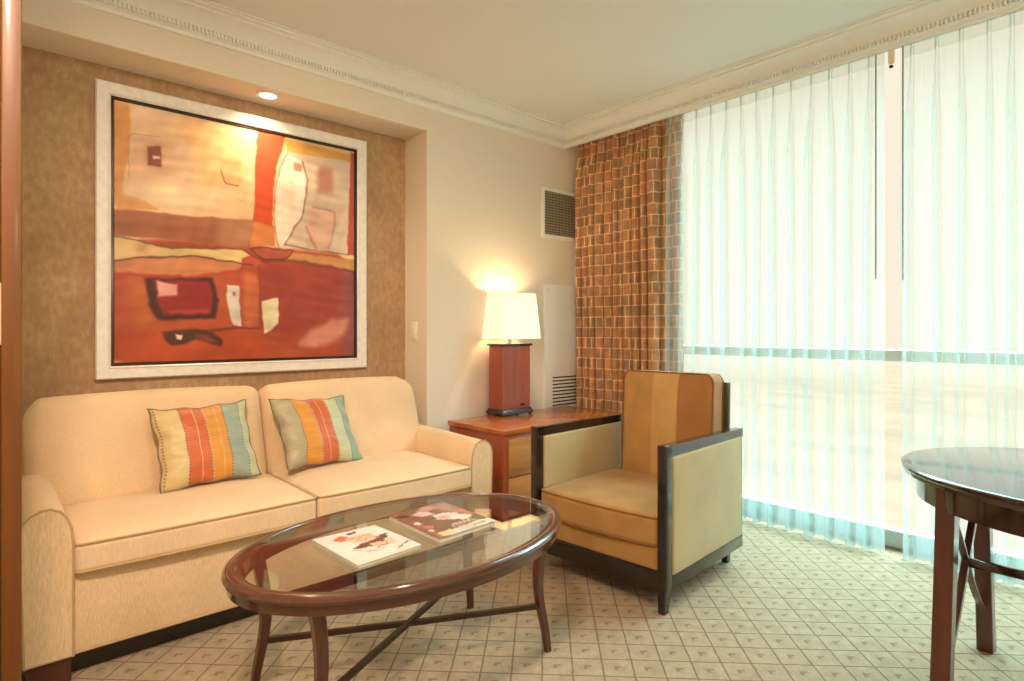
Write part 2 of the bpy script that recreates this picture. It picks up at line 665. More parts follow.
# ------------------------------------------------------------------ the setting
XL, XR, YF, YB, ZC = -2.2, 3.62, -2.6, 3.17, 2.70      # room limits
NX, NY, NZ = 2.127, 3.43, 2.42                          # alcove right side, back and soffit

bm = bmesh.new()
box(bm, (XL - 0.1, YF - 0.1, -0.12), (XR + 0.15, NY + 0.1, 0.0))
structure('floor', bm, M['carpet'])

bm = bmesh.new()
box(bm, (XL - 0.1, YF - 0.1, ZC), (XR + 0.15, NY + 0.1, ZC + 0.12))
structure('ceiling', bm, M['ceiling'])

# back wall: full-height part on the right, header over the alcove, alcove side and soffit
bm = bmesh.new()
box(bm, (NX, YB, 0), (XR + 0.15, NY + 0.1, ZC), 0.004, 1)
box(bm, (XL - 0.1, YB, NZ), (NX + 0.01, NY + 0.1, ZC), 0.004, 1)
structure('wall_back', bm, M['wall'])
bm = bmesh.new()
box(bm, (XL - 0.1, NY, 0), (NX + 0.005, NY + 0.1, NZ + 0.01))
structure('wall_alcove', bm, M['suede'])

# partition at the left with its orange wooden jamb
bm = bmesh.new()
box(bm, (XL, 1.80, 0), (0.05, 1.95, ZC))
box(bm, (-0.08, 1.95, 0), (0.05, NY, ZC))
structure('wall_left', bm, M['wall'])
bm = bmesh.new()
box(bm, (0.0405, 1.77, 0), (0.0765, 1.895, ZC), 0.003, 2)
jamb = structure('trim_3', bm, M['jamb'])
bm = bmesh.new()
box(bm, (0.0, 1.788, 0), (0.0405, 1.80, ZC), 0.002, 1)
structure('casing', bm, M['jamb'], jamb)
bm = bmesh.new()
box(bm, (0.012, 1.782, 1.115), (0.0405, 1.790, 1.258), 0.002, 1)
structure('strike_plate', bm, M['plastic'], jamb)

# walls behind the camera
bm = bmesh.new()
box(bm, (XL - 0.1, YF, 0), (XL, 1.80, ZC))
structure('wall_side', bm, M['wall'])
bm = bmesh.new()
box(bm, (XL - 0.1, YF - 0.1, 0), (XR + 0.15, YF, ZC))
structure('wall_front', bm, M['wall'])

# window wall: bulkhead the crown is fixed to, and a solid part beyond the glass
bm = bmesh.new()
box(bm, (3.405, YF, 2.566), (3.43, YB, ZC))
box(bm, (XR, YF, 0), (XR + 0.15, -1.15, ZC))
structure('wall_right', bm, M['wall'])

# floor-to-ceiling window
bm = bmesh.new()
for (z0, z1) in ((0.0, 0.085), (0.985, 1.045), (2.665, 2.70)):
    box(bm, (XR - 0.02, -1.15, z0), (XR + 0.07, YB, z1), 0.004, 1)
for yc in (3.14, -0.75, -1.12):
    box(bm, (XR - 0.018, yc - 0.03, 0.08), (XR + 0.068, yc + 0.03, 2.68), 0.004, 1)
box(bm, (XR - 0.05, -1.15, 0.085), (XR - 0.01, YB, 0.10), 0.003, 1)
win = structure('window_1', bm, M['alu'])
bm = bmesh.new()
box(bm, (XR + 0.02, -1.14, 0.05), (XR + 0.028, YB - 0.01, 2.68))
structure('pane', bm, M['window_glass'], win)

# hazy ground far below the window
t = NT('hazy_city_ground')
n = t.noise(t.coord(), 0.03, 5, 0.65)
n2 = t.noise(t.coord((1, 0.25, 1)), 0.08, 3)
f = t.math('ADD', t.math('MULTIPLY', n, 0.5), t.math('MULTIPLY', n2, 0.5))
t.set(t.ramp(f, [(0.38, srgb((86, 66, 56))), (0.5, srgb((94, 71, 58))), (0.6, srgb((100, 75, 61)))]), 0.95, 0.0)
M['ground'] = t.m
bm = bmesh.new()
box(bm, (8, -500, -32), (700, 600, -31))
structure('ground', bm, M['ground'])

# crown mouldings with a row of dentils
PROF = [(0, .138), (.010, .138), (.014, .122), (.026, .116), (.028, .092), (.036, .090), (.040, .080), (.052, .064), (.070, .046),
        (.092, .034), (.104, .031), (.104, .020), (.112, .018), (.122, .016), (.122, .006), (.138, .005), (.138, 0), (0, 0)]
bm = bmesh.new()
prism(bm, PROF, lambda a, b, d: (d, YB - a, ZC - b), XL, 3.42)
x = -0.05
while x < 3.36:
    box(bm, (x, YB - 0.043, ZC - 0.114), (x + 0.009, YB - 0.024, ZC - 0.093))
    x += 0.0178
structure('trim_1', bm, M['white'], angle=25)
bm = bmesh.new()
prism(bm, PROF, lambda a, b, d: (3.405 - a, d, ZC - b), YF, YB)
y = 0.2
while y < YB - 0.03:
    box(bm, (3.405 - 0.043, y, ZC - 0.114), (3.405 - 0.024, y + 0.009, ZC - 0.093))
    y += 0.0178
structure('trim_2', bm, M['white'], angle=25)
# skirting along the back wall
bm = bmesh.new()
box(bm, (NX, YB - 0.014, 0), (XR, YB, 0.09), 0.004, 2)
structure('baseboard_back', bm, M['white'])

# ------------------------------------------------------------------ fittings on the wall
# ceiling downlight in the alcove soffit
dl = thing('recessed_downlight', 'round lit downlight set in the soffit above the painting', 'downlight', (1.168, 3.268, NZ))
bm = bmesh.new()
ellipse_solid(bm, [(0, 0.004), (0, -0.006), (-0.004, -0.008), (-0.016, -0.006), (-0.018, 0.004)], 0.062, 0.062, n=40)
link('trim_ring', bm, M['white'], dl)
bm = bmesh.new()
disc(bm, (0, 0), 0.046, 32, -0.004, 0.004)
link('lens', bm, M['downlight_lens'], dl)
lamp('downlight_beam', 'SPOT', (1.168, 3.262, NZ - 0.012), 26.0, (1.0, 0.76, 0.48), (R(5), 0, 0), spot_size=R(140), spot_blend=0.9, shadow_soft_size=0.04)

# return-air vent
vt = thing('air_vent', 'white framed return air grille high on the wall beside the drape', 'vent', (3.36, YB, 2.04))
bm = bmesh.new()
w, h = 0.212, 0.192
for lo, hi in (((-w, -0.016, h - 0.028), (w, 0, h)), ((-w, -0.016, -h), (w, 0, -h + 0.028)), ((-w, -0.016, -h + 0.028), (-w + 0.028, 0, h - 0.028)), ((w - 0.028, -0.016, -h + 0.028), (w, 0, h - 0.028))):
    box(bm, lo, hi, 0.003, 1)
link('frame', bm, M['white'], vt)
bm = bmesh.new()
box(bm, (-w + 0.02, -0.004, -h + 0.02), (w - 0.02, -0.001, h - 0.02))
link('backing', bm, M['dark'], vt)
bm = bmesh.new()
nz = 16
for i in range(nz):
    z = -h + 0.04 + i * (2 * h - 0.08) / (nz - 1)
    box(bm, (-w + 0.026, -0.013, z - 0.0035), (w - 0.026, -0.005, z + 0.0035))
for i in range(22):
    xx = -w + 0.04 + i * (2 * w - 0.08) / 21
    box(bm, (xx - 0.0012, -0.010, -h + 0.026), (xx + 0.0012, -0.004, h - 0.026))
link('louvre_grid', bm, m_plain('grey_grille', srgb((168, 158, 136)), 0.5), vt)

# tall access panel with louvres at the foot
ap = thing('access_panel', 'tall white louvred access panel on the wall between lamp and drape', 'panel', (3.36, YB, 1.0))
bm = bmesh.new()
w = 0.191
box(bm, (-w, -0.018, -0.47), (w, 0, 0.497), 0.004, 2)
link('panel', bm, M['white'], ap)
bm = bmesh.new()
for i in range(9):
    z = -0.425 + i * 0.0265
    box(bm, (-w + 0.085, -0.0205, z - 0.0045), (w - 0.03, -0.016, z + 0.0045), 0.001, 1)
link('louvre_slots', bm, M['dark'], ap)
bm = bmesh.new()
tube(bm, [(-w + 0.035, -0.017, 0.455), (-w + 0.035, -0.021, 0.455)], 0.006, 12)
link('lock', bm, M['steel'], ap)

# light switch on the alcove side
sw = thing('light_switch', 'ivory rocker light switch on the side of the painting alcove', 'switch', (NX, 3.315, 1.143))
bm = bmesh.new()
box(bm, (-0.007, -0.036, -0.06), (0, 0.036, 0.06), 0.003, 2)
link('plate', bm, M['plastic'], sw)
bm = bmesh.new()
box(bm, (-0.010, -0.016, -0.033), (-0.006, 0.016, 0.033), 0.002, 1)
link('rocker', bm, M['white'], sw)

# ------------------------------------------------------------------ drape and sheers
def sheet(name, pts_fn, zs, mat, parent=None, u=None, thick=None):
    rows = [pts_fn(z) for z in zs]
    bm = bmesh.new()
    uvl = bm.loops.layers.uv.new('UVMap')
    mid = rows[len(rows) // 2]
    arc = [0.0]
    for i in range(1, len(mid)):
        arc.append(arc[-1] + math.hypot(mid[i][0] - mid[i - 1][0], mid[i][1] - mid[i - 1][1]))
    vs = [[bm.verts.new((p[0], p[1], z)) for p in row] for row, z in zip(rows, zs)]
    for i in range(len(zs) - 1):
        for j in range(len(mid) - 1):
            f = bm.faces.new((vs[i][j], vs[i][j + 1], vs[i + 1][j + 1], vs[i + 1][j]))
            for lp, (a, b) in zip(f.loops, ((i, j), (i, j + 1), (i + 1, j + 1), (i + 1, j))):
                lp[uvl].uv = (arc[b], zs[a])
    return link(name, bm, mat, parent, angle=180, recalc=False)


def smooth(a, b, x):
    x = max(0.0, min(1.0, (x - a) / (b - a)))
    return x * x * (3 - 2 * x)


def drape_pts(z):
    """rounded folds with narrow, deep grooves; pinched at the heading"""
    y0, y1 = 3.146, 2.215
    rnd = random.Random(3)
    n = 13
    ws = [rnd.uniform(0.7, 1.35) for _ in range(n)]
    tot = sum(ws)
    top = smooth(2.30, 2.56, z)
    out = []
    y = y0
    steps = 22
    for i in range(n):
        Pn = (y0 - y1) * ws[i] / tot
        d = rnd.uniform(0.8, 1.2)
        ph = rnd.uniform(0, 6.28)
        A = (0.048 + 0.22 * Pn) * d * (0.5 if i > n - 3 else 1) * (1 - 0.35 * top)
        for k in range(steps if i < n - 1 else steps + 1):
            s = k / steps
            f = abs(math.sin(PI * s)) ** 0.75
            lean = 0.016 * math.sin(1.6 * z + ph) * (1 - top)
            xx = 3.550 - A * f + 0.010 * math.sin(1.1 * z + ph)
            yy = y - Pn * (s - 0.10 * math.sin(2 * PI * s) * (1 - 0.5 * top)) + lean * f
            if top > 0:
                xx += top * 0.008 * math.cos(6 * PI * s)
            out.append((xx, yy))
        y -= Pn
    return out


zs_d = [0.012 + (2.615 - 0.012) * i / 44 for i in range(45)]
dr = sheet('drape', drape_pts, zs_d, M['drape'])
dr['label'] = 'pleated rust and brown block-patterned drape gathered in the corner'
dr['category'] = 'curtain'


def sheer_fn(centres, ya, yb, seed, x0=3.462):
    rnd = random.Random(seed)
    prm = [(rnd.uniform(0.75, 1.3), rnd.uniform(-1, 1), rnd.uniform(0, 6.28), rnd.uniform(0.8, 1.3)) for _ in centres]

    def fn(z):
        low = smooth(2.52, 2.1, z)
        vlow = smooth(1.9, 0.3, z)
        pts = []
        prev = ya
        for i, yc in enumerate(centres):
            a, b, ph, d = prm[i]
            r = (0.0085 + 0.0085 * low * a + 0.004 * vlow * a)
            yc = yc + 0.012 * b * low + 0.006 * math.sin(1.7 * z + ph) * low
            neck = r * 0.5
            y_in = yc + neck
            m = 7
            for k in range(m):
                s = k / m
                bow = math.sin(PI * s) * (0.004 + 0.010 * low * d + 0.006 * vlow * math.sin(3 * ph))
                pts.append((x0 + bow, prev + (y_in - prev) * s))
            q = 13
            for k in range(q):
                th = R(-150 + 300 * k / (q - 1))
                dep = r * (1.35 + 0.35 * d)
                pts.append((x0 - dep * (math.cos(R(30)) + math.cos(th)) * 0.9, yc - r * math.sin(th)))
            prev = yc - neck
        for k in range(8):
            s = k / 7
            pts.append((x0 + math.sin(PI * s) * 0.006 * low, prev + (yb - prev) * s))
        return pts
    return fn


def sheer(label, centres, ya, yb, seed, wand_y, wand_z):
    th = thing('sheer_curtain', label, 'curtain', (0, 0, 0), 0, None)
    fn = sheer_fn(centres, ya, yb, seed)
    zs = [0.015 + (2.615 - 0.015) * i / 40 for i in range(41)]
    sheet('voile_panel', fn, zs, M['voile'], th)
    sheet('hem', lambda z: [(x - 0.003, y) for x, y in fn(z)], [0.013, 0.05, 0.10, 0.135], M['voile_hem'], th)
    sheet('heading', lambda z: [(x - 0.003, y) for x, y in fn(z)], [2.515, 2.54, 2.575, 2.612], M['voile'], th)
    bm = bmesh.new()
    tube(bm, [(3.43, wand_y, wand_z), (3.43, wand_y, 2.30), (3.43, wand_y, 2.61)], 0.0042, 10)
    o = link('pull_wand', bm, M['wand'], th)
    o['label'] = 'thin grey-green pull wand'
    return th


M['wand'] = m_plain('grey_green_wand', srgb((150, 180, 168)), 0.35, 0.5)
left_c = [2.245, 2.146, 2.049, 1.947, 1.842, 1.748, 1.652, 1.55, 1.448, 1.338, 1.245, 1.145, 1.05]
right_c = [0.863, 0.76, 0.665, 0.561, 0.479] + [0.38 - 0.1 * i for i in range(15)]
s1 = sheer('long white sheer curtain running from the drape to the gap at mid window', left_c, 2.292, 0.985, 11, 1.017, 1.413)
s2 = sheer('white sheer curtain behind the dining table, right of the narrow gap', right_c, 0.905, -1.10, 23, 0.897, 1.40)
bm = bmesh.new()
box(bm, (3.44, 0.938, 2.50), (3.456, 0.966, 2.61), 0.003, 1)
box(bm, (3.437, 0.944, 2.480), (3.452, 0.960, 2.492), 0.002, 1, 1)
o = link('master_carrier', bm, [M['plastic'], M['dark']], s2)
o['label'] = 'small white carrier tab with a dark clip'

# ------------------------------------------------------------------ painted pictures (colour laid down on a fine grid)
def vnoise(u, v, fu, fv, seed):
    rs = np.random.RandomState(seed)
    g = rs.rand(int(fv) + 3, int(fu) + 3)
    x, y = u * fu, v * fv
    x = np.clip(x, 0, fu + 0.999)
    y = np.clip(y, 0, fv + 0.999)
    i, j = x.astype(int), y.astype(int)
    a, b = x - i, y - j
    a, b = a * a * (3 - 2 * a), b * b * (3 - 2 * b)
    return (g[j, i] * (1 - a) + g[j, i + 1] * a) * (1 - b) + (g[j + 1, i] * (1 - a) + g[j + 1, i + 1] * a) * b


def seg_dist(u, v, p, q, asp):
    px, py, qx, qy = p[0] * asp, p[1], q[0] * asp, q[1]
    dx, dy = qx - px, qy - py
    L = dx * dx + dy * dy + 1e-12
    t = np.clip(((u * asp - px) * dx + (v - py) * dy) / L, 0, 1)
    return np.hypot(u * asp - px - t * dx, v - py - t * dy)


def chaikin(p, closed, it=2, k=0.12):
    for _ in range(it):
        q = []
        n = len(p)
        for i in range(n if closed else n - 1):
            a, b = p[i], p[(i + 1) % n]
            q.append((a[0] * (1 - k) + b[0] * k, a[1] * (1 - k) + b[1] * k))
            q.append((a[0] * k + b[0] * (1 - k), a[1] * k + b[1] * (1 - k)))
        p = q if closed else [p[0]] + q + [p[-1]]
    return p


def paint(nu, nv, base, fills, lines, asp, wob=0.006, streak=0.15, seed=1):
    u, v = np.meshgrid(np.linspace(0, 1, nu), np.linspace(0, 1, nv))
    wu = u + wob * (vnoise(u, v, 14, 14, seed) + vnoise(u, v, 40, 40, seed + 1) - 1)
    wv = v + wob * (vnoise(u, v, 14, 14, seed + 2) + vnoise(u, v, 40, 40, seed + 3) - 1)
    img = np.zeros((nv, nu, 3)) + np.array(base, float)
    for p, c, w in fills:
        if len(p) > 6 and w >= 0.004 or w > 0.01:
            p = chaikin(p, True)
        ins = np.zeros(u.shape, bool)
        dist = np.full(u.shape, 9.0)
        for i in range(len(p)):
            a, b = p[i - 1], p[i]
            if a[1] != b[1]:
                cond = (a[1] > wv) != (b[1] > wv)
                ins ^= cond & (wu < (b[0] - a[0]) * (wv - a[1]) / (b[1] - a[1]) + a[0])
            dist = np.minimum(dist, seg_dist(wu, wv, a, b, asp))
        sd = np.where(ins, dist, -dist)
        al = np.clip((sd + w) / (2 * w), 0, 1)
        al = (al * al * (3 - 2 * al))[..., None]
        img = img * (1 - al) + np.array(c, float) * al
    for p, c, w in lines:
        p = chaikin(p, False)
        dist = np.full(u.shape, 9.0)
        for i in range(1, len(p)):
            dist = np.minimum(dist, seg_dist(wu, wv, p[i - 1], p[i], asp))
        ww = w * (0.7 + 0.7 * vnoise(u, v, 30, 30, seed + 9))
        al = np.clip(1.5 - dist / ww, 0, 1)[..., None] * 0.62
        img = img * (1 - al) + np.array(c, float) * al
    st = vnoise(u + 0.03 * np.sin(7 * v), v + 0.04 * np.sin(5 * u), 10, 46, seed + 5) * 0.5 + vnoise(np.clip(u * 0.7 + v * 0.3, 0, 1), np.clip(v * 0.7 + 0.3 - u * 0.3, 0, 1), 50, 18, seed + 6) * 0.25 + vnoise(u, v, 5, 6, seed + 7) * 0.6 - 0.675
    img = img * (1 + streak * 2 * st[..., None] * np.array([0.8, 1.0, 1.15]))
    gray = img.mean(axis=2, keepdims=True)
    img = img * 0.86 + gray * 0.14
    img = np.clip(img, 0, 255) / 255.0
    return np.where(img <= 0.04045, img / 12.92, ((img + 0.055) / 1.055) ** 2.4)


def painted(name, img, fn, mat, parent):
    """a painted sheet: fn(u, v) gives the local point of every grid node"""
    nv, nu = img.shape[:2]
    verts = [fn(i / (nu - 1), j / (nv - 1)) for j in range(nv) for i in range(nu)]
    faces = [(j * nu + i, (j + 1) * nu + i, (j + 1) * nu + i + 1, j * nu + i + 1) for j in range(nv - 1) for i in range(nu - 1)]
    me = bpy.data.meshes.new(name)
    me.from_pydata(verts, [], faces)
    at = me.color_attributes.new('paint', 'FLOAT_COLOR', 'POINT')
    buf = np.ones((nv * nu, 4), np.float32)
    buf[:, :3] = img.reshape(-1, 3)
    at.data.foreach_set('color', buf.ravel())
    me.materials.append(mat)
    o = bpy.data.objects.new(name, me)
    C.objects.link(o)
    o.parent = parent
    return o

ART_FILLS=[
 ([(-0.019,0.514),(1.022,0.503),(1.022,1.077),(-0.019,1.029)],(188,78,44),0.012),
 ([(0.538,0.575),(1.022,0.56),(1.022,0.893),(0.538,0.891)],(172,66,50),0.04),
 ([(0.923,0.567),(1.022,0.572),(1.022,1.031),(0.923,1.027)],(160,78,80),0.05),
 ([(0.054,0.669),(0.115,0.689),(0.143,0.824),(0.122,0.967),(0.067,0.935)],(206,104,48),0.05),
 ([(0.473,0.617),(0.538,0.63),(0.546,0.844),(0.477,0.858)],(210,104,58),0.015),
 ([(-0.004,0.863),(0.569,0.891),(0.569,1.015),(-0.004,1.003)],(196,76,34),0.03),
 ([(-0.005,0.004),(0.055,0.013),(0.054,0.121),(0.047,0.209),(0.027,0.353),(0.094,0.365),(0.164,0.399),(-0.005,0.423)],(224,154,78),0.006),
 ([(0.215,0.012),(0.451,0.016),(0.451,0.225),(0.29,0.294)],(238,184,122),0.05),
 ([(0.063,0.115),(0.279,0.121),(0.275,0.296),(0.054,0.287)],(226,180,140),0.012),
 ([(0.04,0.296),(0.178,0.312),(0.352,0.31),(0.352,0.361),(0.178,0.385),(0.034,0.351)],(236,204,160),0.03),
 ([(0.098,0.143),(0.164,0.137),(0.164,0.234),(0.101,0.241)],(206,150,116),0.025),
 ([(0.113,0.154),(0.159,0.148),(0.159,0.229),(0.113,0.231)],(146,74,54),0.004),
 ([(0.131,0.187),(0.156,0.187),(0.154,0.197),(0.131,0.198)],(232,196,180),0.003),
 ([(0.381,0.156),(0.466,0.15),(0.469,0.24),(0.45,0.258),(0.403,0.256),(0.381,0.202)],(236,172,112),0.01),
 ([(-0.019,0.417),(0.528,0.398),(0.501,0.515),(-0.019,0.514)],(172,98,62),0.006),
 ([(0.376,0.412),(0.528,0.402),(0.501,0.515),(0.376,0.504)],(186,124,84),0.03),
 ([(0.52,0.399),(0.61,0.413),(0.607,0.496),(0.505,0.514)],(214,122,62),0.005),
 ([(0.534,-0.002),(0.656,0.004),(0.626,0.109),(0.606,0.206),(0.599,0.415),(0.516,0.4)],(216,74,38),0.004),
 ([(0.66,0.033),(1.007,0.037),(0.967,0.507),(0.716,0.495),(0.618,0.5),(0.599,0.353),(0.61,0.205)],(212,186,160),0.004),
 ([(0.653,0.009),(1.007,0.023),(1.007,0.06),(0.66,0.066)],(222,164,74),0.004),
 ([(0.977,0.011),(1.022,0.016),(1.022,0.514),(0.96,0.508)],(190,78,62),0.004),
 ([(0.662,0.075),(0.734,0.099),(0.758,0.181),(0.756,0.25),(0.734,0.356),(0.652,0.484),(0.622,0.496),(0.606,0.393),(0.61,0.237)],(240,214,188),0.004),
 ([(0.697,0.115),(0.736,0.127),(0.754,0.237),(0.721,0.391),(0.707,0.309)],(244,226,208),0.008),
 ([(0.694,0.106),(0.734,0.109),(0.729,0.149),(0.694,0.149)],(214,136,118),0.006),
 ([(0.81,0.111),(0.887,0.107),(0.887,0.225),(0.806,0.229)],(190,126,104),0.02),
 ([(0.769,0.31),(0.896,0.307),(0.89,0.381),(0.865,0.489),(0.804,0.486),(0.754,0.396)],(226,178,150),0.008),
 ([(-0.019,0.514),(0.056,0.523),(0.167,0.545),(0.46,0.523),(0.559,0.574),(0.513,0.591),(0.268,0.567),(0.103,0.589),(-0.019,0.616)],(226,192,122),0.004),
 ([(0.07,0.535),(0.118,0.534),(0.112,0.574),(0.074,0.577)],(196,150,84),0.02),
 ([(-0.019,0.616),(0.103,0.592),(0.268,0.57),(0.469,0.586),(0.46,0.615),(0.268,0.657),(0.119,0.661),(-0.019,0.651)],(208,128,78),0.004),
 ([(0.505,0.525),(0.545,0.509),(0.699,0.507),(0.652,0.558),(0.556,0.565)],(184,84,60),0.004),
 ([(0.69,0.518),(1.007,0.532),(1.007,0.582),(0.652,0.56)],(206,142,78),0.006),
 ([(0.466,0.563),(0.509,0.551),(0.563,0.579),(0.469,0.612)],(204,78,52),0.004),
 ([(0.105,0.668),(0.352,0.651),(0.375,0.743),(0.365,0.825),(0.146,0.833),(0.118,0.768)],(78,36,28),0.008),
 ([(0.139,0.679),(0.34,0.668),(0.354,0.744),(0.343,0.804),(0.168,0.812),(0.15,0.76)],(152,36,36),0.008),
 ([(0.146,0.679),(0.218,0.693),(0.218,0.732),(0.15,0.74)],(224,150,138),0.006),
 ([(0.185,0.795),(0.336,0.783),(0.34,0.8),(0.193,0.807)],(190,60,56),0.012),
 ([(0.166,0.884),(0.215,0.87),(0.286,0.868),(0.352,0.88),(0.394,0.914),(0.388,0.937),(0.352,0.933),(0.29,0.909),(0.245,0.932),(0.2,0.935),(0.175,0.917)],(84,46,34),0.008),
 ([(0.282,0.893),(0.336,0.897),(0.372,0.923),(0.329,0.922)],(140,70,48),0.012),
 ([(0.212,0.888),(0.237,0.893),(0.23,0.913),(0.215,0.909)],(232,206,190),0.004),
 ([(0.408,0.683),(0.456,0.681),(0.466,0.857),(0.433,0.851),(0.408,0.749)],(206,198,184),0.003),
 ([(0.43,0.711),(0.443,0.711),(0.443,0.728),(0.43,0.728)],(196,96,80),0.003),
 ([(0.552,0.748),(0.622,0.725),(0.624,0.846),(0.56,0.887)],(236,226,176),0.003),
 ([(0.761,0.881),(0.876,0.822),(0.972,0.813),(0.952,0.884),(0.887,0.932),(0.783,0.953),(0.716,0.939)],(218,142,116),0.022),
]
ART_LINES=[
 ([(0.662,0.075),(0.632,0.16),(0.61,0.25),(0.605,0.393),(0.622,0.496)],(176,104,76),0.003),
 ([(-0.019,0.515),(0.056,0.523),(0.167,0.546),(0.46,0.523),(0.559,0.571)],(96,58,40),0.004),
 ([(-0.019,0.616),(0.103,0.591),(0.268,0.57),(0.513,0.591)],(90,52,34),0.004),
 ([(-0.019,0.651),(0.119,0.664),(0.268,0.658),(0.46,0.615)],(196,52,36),0.006),
 ([(0.559,0.571),(0.694,0.556),(1.007,0.587)],(110,52,44),0.007),
 ([(0.505,0.525),(0.545,0.509),(0.699,0.507),(0.652,0.558),(0.556,0.565),(0.505,0.525)],(96,48,40),0.004),
 ([(0.734,0.099),(0.758,0.181),(0.756,0.25),(0.734,0.356),(0.652,0.484)],(124,74,66),0.004),
 ([(0.652,0.484),(0.716,0.495),(0.967,0.51)],(120,70,58),0.003),
 ([(0.754,0.396),(0.779,0.451),(0.801,0.491)],(186,120,104),0.006),
 ([(0.789,0.302),(0.85,0.302),(0.896,0.31),(0.89,0.39),(0.865,0.488)],(186,126,104),0.005),
 ([(0.167,0.882),(0.376,0.871),(0.46,0.863),(0.538,0.863)],(96,44,30),0.005),
 ([(0.381,0.202),(0.399,0.253),(0.45,0.258)],(120,70,50),0.003),
 ([(0.054,0.287),(0.047,0.201),(0.05,0.118),(0.157,0.111)],(196,140,104),0.0025),
 ([(0.538,0.589),(0.545,0.707),(0.545,0.863)],(140,60,44),0.004),
 ([(0.534,0.004),(0.516,0.4)],(190,90,50),0.002),
 ([(0.563,0.579),(0.509,0.551),(0.466,0.563),(0.469,0.612)],(190,44,32),0.004),
]


# painting: canvas 1.29 x 1.30 m in a broad pale frame
px0, px1, pz0, pz1 = 0.415, 1.828, 0.913, 2.340
pt = thing('painting', 'large red and orange abstract painting in a broad pale frame', 'painting', ((px0 + px1) / 2, NY, (pz0 + pz1) / 2))
hw, hh = (px1 - px0) / 2, (pz1 - pz0) / 2
bm = bmesh.new()
# frame section (inset, depth towards the room)
fp = [(0, 0.004), (0, 0.030), (0.006, 0.036), (0.016, 0.034), (0.050, 0.026), (0.056, 0.029), (0.062, 0.024), (0.066, 0.008), (0.060, 0.004)]
rings = []
for (sx, sz) in ((-1, -1), (1, -1), (1, 1), (-1, 1)):
    rings.append([Vector((sx * (hw - a), -d, sz * (hh - a))) for a, d in fp])
loft(bm, rings, cap=False, closed=True)
link('frame', bm, M['frame'], pt, angle=25)
bm = bmesh.new()
rings = []
fp2 = [(0.060, 0.006), (0.060, 0.0215), (0.073, 0.0215), (0.078, 0.012), (0.078, 0.006)]
for (sx, sz) in ((-1, -1), (1, -1), (1, 1), (-1, 1)):
    rings.append([Vector((sx * (hw - a), -d, sz * (hh - a))) for a, d in fp2])
loft(bm, rings, cap=False, closed=True)
o = link('liner', bm, M['espresso'], pt, angle=25)
cw, ch = hw - 0.073, hh - 0.073
img = paint(330, 330, (232, 192, 144), [x for x in ART_FILLS], [x for x in ART_LINES], 1.0)
painted('canvas', img, lambda u, v: (-cw + 2 * cw * u, -0.012, ch - 2 * ch * v), M['artwork'], pt)

# ------------------------------------------------------------------ sofa
def piping(bm, pts, r=0.0045, closed=True):
    tube(bm, pts, r, 6, closed)


def rounded_loop(x0, x1, y0, y1, r, z, zf=None, n=6, sub=10):
    pts = []
    cs = [(x1 - r, y1 - r, 0), (x0 + r, y1 - r, 90), (x0 + r, y0 + r, 180), (x1 - r, y0 + r, 270)]
    corner = []
    for cx, cy, a in cs:
        corner.append([(cx + r * math.cos(R(a + 90 * k / n)), cy + r * math.sin(R(a + 90 * k / n))) for k in range(n + 1)])
    for i in range(4):
        pts += corner[i]
        a, b = corner[i][-1], corner[(i + 1) % 4][0]
        for k in range(1, sub):
            pts.append((a[0] + (b[0] - a[0]) * k / sub, a[1] + (b[1] - a[1]) * k / sub))
    return [(x, y, z + (zf(x, y) if zf else 0)) for x, y in pts]


sofa = thing('sofa', 'cream upholstered two-seat sofa in the alcove under the painting', 'sofa', (1.0545, 2.40, 0))
